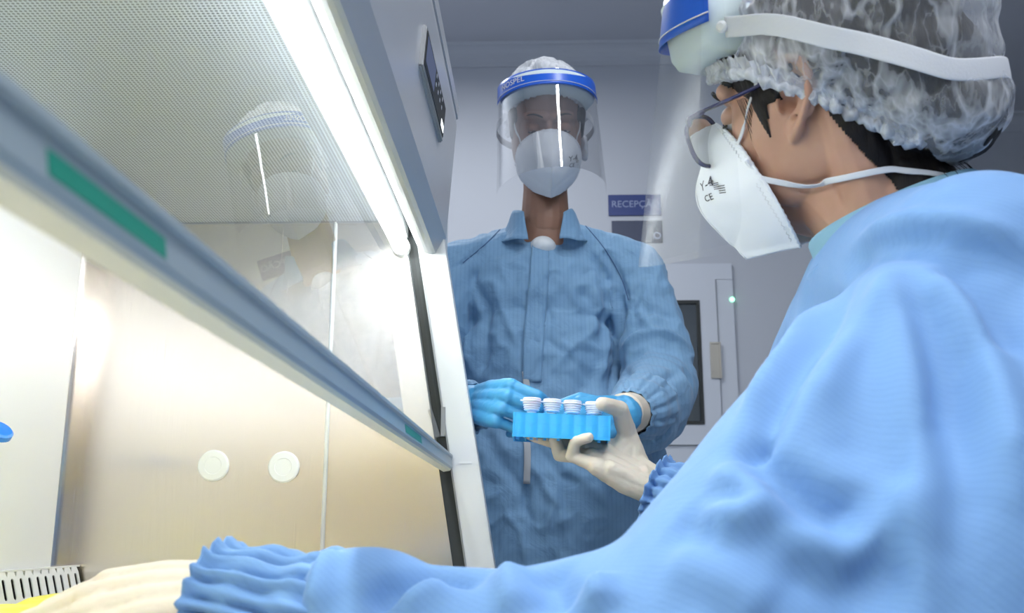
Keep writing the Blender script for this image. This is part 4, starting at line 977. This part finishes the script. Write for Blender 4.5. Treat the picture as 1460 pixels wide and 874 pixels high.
# cream gloves
# left hand lies on the worktop inside the cabinet
fd = Vector((-.95, .08, -.10)); pd = Vector((.05, .50, -.86))
hl = hand_mb([(12, 22, 14), (14, 24, 14), (16, 26, 16), (20, 28, 18)], (-14, -5, 6, 17), [(.024, .018, -.008), (.046, .042, -.018), (.058, .068, -.026), (.062, .092, -.034)], s=1, scale=1.0, wrist_len=.018, rad=1.0)
mtxL = frame(wrL + Vector((-.008, .004, .004)), fd, pd)
make_glove('glove', hl, mtxL, M['latex'], pn, label='cream latex glove resting inside the cabinet')
# right hand grips the right end of the tube rack: fingers below, thumb on top
fd = Vector((-.86, -.02, .50)); pd = Vector((.30, -.60, .72))
mtxR = frame((.143, 1.236, .850), fd, pd); iR = mtxR.inverted()
th = [iR @ Vector(p) for p in ((.124, 1.258, .880), (.111, 1.250, .918), (.100, 1.222, .946), (.077, 1.200, .950))]
th = [(-p.x, p.y, p.z) for p in th]
hr = hand_mb([(-26, 6, 8), (-24, 8, 10), (-32, 80, 46), (-12, 88, 52)], (-2, 0, 2, 6), th, s=-1, scale=1.0, wrist_len=.05, rad=1.0)
make_glove('glove', hr, mtxR, M['latex'], pn, label='cream latex glove holding the tube rack')
# stool
st = empty('stool', (.47, .86, 0), label='black round stool under the seated worker', cat='stool')
t = MB(); t.lathe([(0, .32), (.17, .32), (.185, .335), (.185, .365), (.17, .38), (0, .38)], c=(.47, .86, 0), seg=32); t.build('seat', M['stool'], st, smooth=False)
t = MB(); t.tube([(.47, .86, .06), (.47, .86, .32)], .025, 16); t.build('column', M['grey'], st, smooth=True)
for k in range(5):
    a = 2 * math.pi * k / 5 + .3; t = MB(); t.cap((.47, .86, .075), (.47 + .25 * math.cos(a), .86 + .25 * math.sin(a), .055), .022, .015); lg = t.build('leg', M['grey'], st, smooth=True)
    t = MB(); t.ell((.47 + .25 * math.cos(a), .86 + .25 * math.sin(a), .025), (.025, .025, .025)); t.build('castor', M['stool'], lg, smooth=True)
# ------------------------------------------------------------------ standing worker
HF = Matrix.Translation((.0162, 1.757, 1.5466)) @ Matrix.Rotation(R(3.96), 4, 'Z') @ Matrix.Rotation(R(24.8), 4, 'X') @ Matrix.Rotation(R(-2), 4, 'Y')
pf = empty('person', (.01, 1.80, 0), label='standing person in a steel blue gown and blue gloves behind the tube rack', cat='person')
NF = Vector((.012, 1.785, 1.36)); NFl = HF.inverted() @ NF
HV0 = HF.copy(); HF = HF @ Matrix.Diagonal((.90, 1, 1, 1))
hm = MB(); head_parts(hm, ear=()); hm.chain([(0, .022, -.050), tuple(Vector((0, .022, -.05)).lerp(NFl, .5)), tuple(NFl)], [.049, .047, .052], 20)
me = remesh(hm, .0020, 4); sculpt_head(me); me.transform(HF); hf_me = me
sL, eL, wL = Vector((.175, 1.80, 1.272)), Vector((.215, 1.715, 1.035)), Vector((.132, 1.440, .966))
sR, eR, wR = Vector((-.150, 1.80, 1.272)), Vector((-.235, 1.735, 1.03)), Vector((-.098, 1.452, .975))
tb = MB(); tb.cap(NF, (.01, 1.81, 1.25), .050, .07); tb.chain([(.01, 1.815, 1.22), (.01, 1.81, 1.02), (.01, 1.80, .88)], [.085, .085, .12])
for sh, el, wr, hx in ((sL, eL, wL, .09), (sR, eR, wR, -.07)):
    tb.cap((.01, 1.80, 1.29), sh, .055, .045); tb.chain([sh, el, wr], [.038, .030, .022])
    tb.chain([(hx, 1.80, .86), (hx, 1.79, .47), (hx, 1.81, .10)], [.085, .058, .040])
tm = remesh(tb, .006, 4); bm = bmesh.new(); bm.from_mesh(hf_me); bm.from_mesh(tm); mm = bpy.data.meshes.new('body'); bm.to_mesh(mm); bm.free()
link('body', mm, M['skin_far'], pf)
for hx in (.09, -.07):
    t = MB(); t.cap((hx, 1.84, .045), (hx, 1.64, .04), .045, .040); t.cap((hx, 1.84, .045), (hx, 1.82, .10), .045, .042); me = remesh(t, .006, 2)
    P = coords(me); P[:, 2] = np.maximum(P[:, 2], .001); setco(me, P); link('shoe', me, M['shoe'], pf)
eye_set(pf, HF, M['skin_far'])
h = MB(); h.ell((0, .026, .044), (.080, .094, .083)); h.ell((0, .055, -.02), (.070, .055, .055))
for s in (-1, 1): h.cap((s * .070, -.026, .030), (s * .071, -.018, -.012), .012, .007)
me = remesh(h, .003, 3); me.transform(HF); link('hair', me, M['hair'], pf, label='dark hair at the hairline and temples')
c = MB(); c.ell((0, .028, .048), (.086, .098, .084)); c.ell((0, .06, .02), (.088, .075, .07)); c.ell((-.004, -.045, .108), (.026, .024, .020)); c.ell((.028, -.040, .098), (.034, .03, .020)); c.ell((-.035, -.040, .096), (.03, .03, .016))
me = remesh(c, .0028, 3); P = coords(me); Nn = normals(me); P += Nn * (.005 * (1 - 2 * np.abs(fbm(P, 26, 3))))[:, None]; setco(me, P)
bm = bmesh.new(); bm.from_mesh(me); bmesh.ops.delete(bm, geom=[v for v in bm.verts if v.co.z < .074 - .55 * (v.co.y + .08)], context='VERTS'); bm.to_mesh(me); bm.free()
me.transform(HF); cf = link('hair_net', me, M['cap_far'], pf, label='white bouffant cap bunched on top')
q = []
for k in range(160):
    t = 2 * math.pi * k / 160; y = -.09 * math.cos(t) + .018; x = .084 * math.sin(t); q.append((x * (1 + .02 * math.sin(k * 2.1)), y, .074 - .55 * (y + .08) + .002 * math.sin(k * 1.7)))
t = MB(); t.tube(q, [.005 + .0015 * math.sin(k * 1.3) for k in range(160)], 8, closed=True); t.tf(HF); t.build('elastic_rim', M['cap_far'], cf, smooth=True)
for xz in (((.082, -.030), (.083, -.045)), ((-.080, .0), (-.079, .02))):
  t = MB()
  for (x, z) in xz: t.ell((x, .006, z), (.009, .02, .016))
  me = remesh(t, .002, 2); P = coords(me); Nn = normals(me); P += Nn * (.003 * fbm(P, 70, 2))[:, None]; setco(me, P); me.transform(HF); link('cap_tuft', me, M['cap_far'], cf)
ERf = [(.012, -.104, .002), (.040, -.086, -.008), (.062, -.064, -.028), (.068, -.050, -.058), (.058, -.046, -.090), (.032, -.064, -.112)]
RGf = [(0, -.116, .004), (0, -.130, -.020), (0, -.144, -.046), (0, -.146, -.066), (0, -.134, -.090), (0, -.110, -.120)]
mkf = make_mask(pf, HF, M['mask'], 1, (.45, .55), ERf, RGf, .010, .013)
hh = hf_me.copy(); hh.transform(HF.inverted()); bl2 = bvh_of(hh)
for s in (1, -1):
    strap([(s * .058, -.066, -.026), (s * .070, -.040, .006), (s * .077, -.02, .034), (s * .079, -.01, .05)], .0019, bl2, HF, mkf, .003, name='upper_strap')
    strap([(s * .069, -.04, -.062), (s * .066, .0, -.066), (s * .052, .04, -.075), (0, .075, -.09)], .0022, bl2, HF, mkf, .003, name='lower_strap')
t = MB(); t.tube(cr_spline([mask_pt(-1, .35, .05, off=.001), mask_pt(-1, .8, .045, off=.001), mask_pt(1, 1, .04, off=.0012), mask_pt(1, .8, .045, off=.001), mask_pt(1, .35, .05, off=.001)], 20), .0013, 6); t.tf(HF); t.build('nose_clip', M['mask'], mkf, smooth=True)
HV = HV0 @ Matrix.Translation((0, .004, .037)) @ Matrix.Rotation(R(-23), 4, 'X') @ Matrix.Diagonal((1, 1, .94, 1)) @ Matrix.Translation((0, 0, -.090))
vsf = make_visor(pf, HV, 'NOSPEL', None, .022)
t = MB(); qb = [(.0890 * math.sin(a), .035 - .085 * math.cos(a), .075 - .012 * (1 - math.cos(a))) for a in [R(50 + 260 * k / 60) for k in range(61)]]
t.tube([Vector((x * 1.06, y * 1.08, z)) for x, y, z in qb], 1, 12, flat=(.008, .0007), up=[(x, y - .03, 0) for x, y, z in qb]); t.tf(HV); t.build('headband', M['strap'], vsf, smooth=True)
# gown
g = MB()
g.ell((0, 1.80, 1.215), (.145, .105, .12)); g.ell((-.002, 1.795, 1.08), (.150, .118, .17)); g.chain([(.0, 1.80, 1.02), (.0, 1.80, .80), (.0, 1.80, .50)], [.13, .15, .175], 28)
g.ell((.07, 1.79, .88), (.13, .135, .22)); g.ell((-.07, 1.79, .88), (.12, .13, .22)); g.ell((.07, 1.79, .50), (.14, .15, .16)); g.ell((-.07, 1.79, .50), (.14, .15, .16))
g.cap((.13, 1.835, 1.24), (.17, 1.82, .92), .045, .06, 20)
for s_, sh in ((1, sL), (-1, sR)): g.cap((s_ * .05 + .01, 1.80, 1.318), sh, .050, .062, 24)
g.chain([sL, (.20, 1.765, 1.16), eL + Vector((0, 0, .015)), (.185, 1.60, 1.005), (.155, 1.505, .982)], [.062, .062, .064, .060, .046], 24)
g.chain([eL + Vector((-.005, -.02, -.01)), (.170, 1.55, .955)], [.058, .042], 20)
g.chain([sR, (-.19, 1.77, 1.16), eR + Vector((0, 0, .01)), (-.175, 1.62, 1.005), (-.122, 1.505, .984)], [.062, .062, .062, .052, .042], 24)
me = remesh(g, .0045, 6, .6); P = coords(me); Nn = normals(me); D = np.zeros_like(P); bv = bvh_of(me)
FOLDS_F = [
 ([(835, 322), (862, 355), (885, 395), (896, 430)], .0035, -.005, 1), ([(718, 322), (690, 350), (660, 375), (645, 385)], .0035, -.005, 1),
 ([(846, 350), (868, 385), (882, 430)], .006, .004, 1), ([(757, 352), (752, 420), (744, 500), (746, 560), (750, 640)], .0028, -.006, 1), ([(764, 350), (760, 420), (754, 500), (757, 560)], .006, .004, 1),
 ([(880, 395), (884, 450), (878, 520), (868, 570)], .010, -.015, 1), ([(868, 380), (868, 440), (860, 520), (850, 560)], .010, .008, 1),
 ([(900, 430), (930, 470), (965, 485)], .009, .007, 1), ([(888, 500), (910, 480), (945, 478), (975, 490)], .008, .010, 1), ([(900, 455), (930, 445), (960, 455)], .008, -.007, 1),
 ([(885, 520), (900, 540), (940, 545), (970, 530)], .008, -.009, 1), ([(890, 545), (930, 560), (965, 560)], .008, .008, 1), ([(935, 575), (950, 600), (955, 625)], .007, -.007, 1),
 ([(925, 350), (915, 400), (900, 450)], .008, -.006, 1), ([(940, 370), (930, 420), (935, 470)], .008, .005, 1), ([(905, 560), (925, 585), (935, 620)], .006, .006, 1),
 ([(680, 400), (695, 440), (690, 500), (680, 540)], .010, -.012, 1), ([(705, 400), (720, 450), (738, 490)], .008, .006, 1), ([(660, 430), (668, 480), (672, 530)], .008, .006, 1),
 ([(770, 390), (790, 385), (800, 388)], .005, .004, 1), ([(840, 410), (850, 440), (840, 480)], .010, .007, 1), ([(765, 400), (772, 440), (768, 480), (775, 520)], .004, .004, 1),
 ([(780, 540), (810, 500), (850, 470)], .007, .005, 1), ([(775, 480), (800, 500), (840, 540)], .007, -.005, 1), ([(765, 420), (785, 450), (780, 490)], .004, -.004, 1),
 ([(753, 650), (775, 690), (790, 720), (775, 760)], .007, .008, 1), ([(757, 690), (745, 720), (762, 750)], .006, -.008, 1), ([(790, 690), (800, 740), (815, 790)], .007, .006, 1),
 ([(700, 640), (740, 690), (755, 730)], .009, -.007, 1), ([(800, 660), (850, 700), (880, 740)], .010, .006, 1), ([(770, 640), (800, 680), (830, 690)], .008, -.006, 1), ([(720, 730), (745, 760), (750, 800)], .007, .006, 1),
 ([(760, 560), (790, 600), (800, 640)], .008, .005, 1), ([(690, 600), (720, 640), (750, 660)], .009, .005, 1)]
for pix, w_, a_, sh_ in FOLDS_F:
    hp = hits(bv, pix)
    if len(hp) > 1: stroke(P, Nn, D, hp, w_, a_, sh_)
low = np.clip((1.0 - P[:, 2]) / .3, 0, 1)
P = P + D + Nn * (.0055 * fbm(P * np.array([1, 1, .7]), 11, 3) + .0036 * (1 - 2 * np.abs(fbm(P, 24, 2))))[:, None]
setco(me, P)
# ruched raglan seams: tiny gathers along the seam lines
seamD = np.zeros_like(P); Nn = normals(me)
for pix in FOLDS_F[:2]:
    hp = hits(bv, pix[0]); d, t = seg_dist(P, hp); seamD += Nn * (.0022 * np.exp(-(d / .010) ** 2) * np.sin(t * 150))[:, None]
setco(me, P + seamD)
gown_f = link('gown', me, M['gown_far'], pf); bvg = bvh_of(me)
# raglan seam stitching and placket edge laid on the cloth
def on_cloth(pix, r_, name, m_, off=.0008, n=40):
    hp = hits(bvg, [(p.x, p.y) for p in cr_spline([(a, b, 0) for a, b in pix], n)])
    if len(hp) > 3: t = MB(); t.tube([Vector(p) + Vector((0, -off, 0)) for p in hp], r_, 6); t.build(name, m_, gown_f, smooth=True)
M['seam'] = mat('seam_thread', (0.05, 0.11, 0.25), .8)
on_cloth([(835, 322), (862, 355), (885, 395), (896, 428)], .0008, 'raglan_seam', M['seam']); on_cloth([(718, 322), (690, 350), (660, 375)], .0008, 'raglan_seam', M['seam'])
# overlapping front placket
hp = hits(bvg, [(p.x, p.y) for p in cr_spline([(759, 345, 0), (755, 400, 0), (747, 480, 0), (746, 545, 0)], 24)])
hq = hits(bvg, [(p.x, p.y) for p in cr_spline([(783, 350, 0), (782, 400, 0), (776, 480, 0), (772, 545, 0)], 24)])
if len(hp) == 24 and len(hq) == 24:
    rows = [[Vector(a).lerp(Vector(b), k / 8) + Vector((0, -.006 * (1 - k / 8) ** .5 - .001 + .0015 * math.sin(i * 1.1 + k * .7), 0)) for k in range(9)] for i, (a, b) in enumerate(zip(hp, hq))]
    V, F = grid_mesh(rows); link('placket', solid(mesh_of(V, F), .0012), M['gown_far'], gown_f)
# pale tie hanging at the front
M['tie'] = mat('pale_tie', (0.42, 0.44, 0.46), .8)
hp = hits(bvg, [(p.x, p.y) for p in cr_spline([(749, 530, 0), (751, 560, 0), (748, 600, 0), (752, 640, 0), (751, 690, 0)], 24)])
if len(hp) > 5: t = MB(); t.tube([Vector(p) + Vector((0, -.004, 0)) for p in hp], 1, 10, flat=(.0058, .0012), up=[(0.2 * math.sin(i * .5), -1, 0) for i in range(len(hp))]); t.build('tie', M['tie'], gown_f, smooth=True)
# stand collar, open in a V at the front
rows = []; NC = 60
for j in range(9):
    s_ = j / 8; row = []
    for k in range(NC + 1):
        cut = 20 + 16 * s_; ph = R(cut + (360 - 2 * cut) * k / NC); f = math.cos(ph); fr = max(0, f)
        r0 = .094 - .012 * fr; rt = .060 + .004 * fr; e_ = min(k, NC - k) / 5
        z0 = 1.326 - .012 * fr; zt = 1.384 - .010 * max(0, -f) - (.010 * (1 - e_) ** 2 if e_ < 1 else 0)
        rr_ = r0 + (rt - r0) * s_ ** .6; row.append(Vector((.010 + rr_ * math.sin(ph), 1.786 - rr_ * f * .98, z0 + (zt - z0) * s_ + .0012 * math.sin(k * .9 + j * .5))))
    rows.append(row)
V, F = grid_mesh(rows); me = mesh_of(V, F); P = coords(me); P += normals(me) * (.0012 * fbm(P, 40, 2))[:, None]; setco(me, P); link('collar', solid(me, .0014), M['gown_far'], gown_f)
t = MB(); t.ell((.008, 1.765, 1.306), (.028, .054, .026)); me = remesh(t, .003, 2); link('undershirt', me, M['tee'], pf, label='white undershirt at the neckline')
make_cuff('cuff', [(.165, 1.53, .988), (.150, 1.490, .977), (.138, 1.462, .970), (.133, 1.448, .967)], [.050, .046, .036, .0335], M['gown_far'], gown_f, 14, .0013, 4)
make_cuff('cuff', [(-.130, 1.52, .988), (-.115, 1.490, .982), (-.104, 1.468, .978), (-.099, 1.456, .976)], [.042, .038, .034, .035], M['gown_far'], gown_f, 16, .002, 5)
# cream under-glove cuff, then blue gloves
t = MB(); t.tube(cr_spline([(.140, 1.465, .970), (.130, 1.435, .966), (.120, 1.405, .963)], 8), [.031, .031, .030, .030, .029, .029, .028, .028], 24); t.build('under_glove', M['latex'], pf, smooth=True, label='cream under-glove cuff')
fd = Vector((-.72, -.55, -.20)); pd = Vector((.35, .10, -.93)).normalized(); pd = Vector((-.55, .75, -.30))
hl2 = hand_mb([(55, 55, 30), (60, 60, 30), (65, 60, 30), (70, 60, 30)], (-4, 0, 3, 6), [(.022, .018, -.012), (.040, .040, -.022), (.040, .066, -.034), (.032, .086, -.042)], s=1, scale=.95, wrist_len=.012)
make_glove('glove', hl2, frame((.112, 1.392, .958), fd, pd), M['nitrile'], pf, .0017, label='blue nitrile glove behind the rack on the right')
fd = Vector((.55, -.80, -.10)); pd = Vector((.62, .62, -.30))
hr2 = hand_mb([(50, 62, 30), (62, 68, 35), (68, 70, 38), (72, 70, 38)], (-3, 0, 2, 4), [(.020, .020, -.012), (.038, .044, -.024), (.030, .070, -.038), (.018, .092, -.048)], s=-1, scale=.95, wrist_len=.04)
make_glove('glove', hr2, frame((-.094, 1.425, .980), fd, pd), M['nitrile'], pf, .0016, label='blue nitrile glove touching the left end of the rack')
# ------------------------------------------------------------------ tube rack and tubes
ra = at(731, 606, 1.20); rb = at(869, 608, 1.20); ang = math.atan2(-(at(867, 592, 1.2).z - at(731, 585, 1.2).z), 1)
RL = rb.x - ra.x; RT = Matrix.Translation((ra.x, 1.20, .9105)) @ Matrix.Rotation(math.atan2(.0055, RL), 4, 'Y')
print('rack', RL, ra, rb)
rk = empty('tube_rack', (ra.x + RL / 2, 1.235, .91), label='bright blue translucent tube rack held in a cream gloved hand', cat='rack')
RD = .068; RHt = .0300
t = MB()
n = 48
def wavy(z, amp): return [(x * RL, -amp * abs(math.sin(math.pi * 8 * x)) ** 1.6, z) for x in np.linspace(0, 1, 97)]
rows = [wavy(z, .0011 if 0.003 < z < .0165 else .0008) for z in (0, .002, .004, .010, .016, .018, .024, RHt)]
V, F = grid_mesh(rows); V2 = [(v[0], RD - v[1], v[2]) for v in V]
t.add(V, F); t.add(V2, F)
t.box(0, RL, 0.0, RD, RHt - .002, RHt); t.box(-.0005, .0015, -.001, RD, 0, RHt); t.box(RL - .0015, RL + .0005, -.001, RD, 0, RHt); t.box(0, RL, .0, RD, .0165, .0178)
for k in range(1, 8): t.box(RL * k / 8 - .0008, RL * k / 8 + .0008, .001, RD - .001, .001, .017)
t.tf(RT); t.build('shell', M['rackblue'], rk)
t = MB(); 
for k in range(8):
    for j in range(4): t.lathe([(.0056, RHt + .0004), (.0064, RHt + .0004), (.0064, RHt - .0005), (.0056, RHt - .0005)], seg=16, mtx=RT @ Matrix.Translation(((k + .5) / 8 * RL, .009 + .0167 * j, 0)))
t.build('well_rims', M['rackblue'], rk)
t = MB()
for k in range(7): t.box(.004 + .0165 * k, .008 + .0165 * k, .004, .007, -.0025, .0)
t.tf(RT); t.build('feet', M['rackblue'], rk)
TUB = [(758, 570, .012, 'first tube from the left in the rack, next to the blue glove'), (787, 572, .017, 'second tube from the left in the rack'), (816, 574, .022, 'third tube from the left in the rack'), (847, 576, .027, 'rightmost tube in the rack, beside the cream thumb')]
for i, (px, py, dy, lab) in enumerate(TUB):
    c0 = RT.inverted() @ at(px, 585, 1.20 + dy); x = c0.x
    T_ = RT @ Matrix.Translation((x, dy, 0)); p0 = T_ @ Vector((0, 0, .004))
    te = empty('sample_tube', tuple(p0), label='white capped ' + lab, cat='tube', group='sample tubes standing in the blue rack')
    a = MB(); a.lathe([(0, .003), (.003, .004), (.0056, .014), (.0060, .040), (0, .040)], seg=20, mtx=T_); a.build('vial', M['tubeplastic'], te, smooth=True)
    a = MB(); pr = [(0, .0330), (.0085, .0335)]
    for k in range(5): z = .0345 + .0026 * k; w_ = .0085 + .0006 * k; pr += [(w_ + .0012, z), (w_ + .0012, z + .0011), (w_, z + .0013), (w_, z + .0023)]
    pr += [(.0115, .0485), (.0105, .0495), (.0, .0495)]
    a.lathe(pr, seg=28, mtx=T_); cpo = a.build('screw_cap', M['tubeplastic'], te)
    a = MB(); a.box(-.0145, -.010, -.002, .002, .0455, .0470); a.tf(T_); a.build('lid_tab', M['tubeplastic'], cpo)
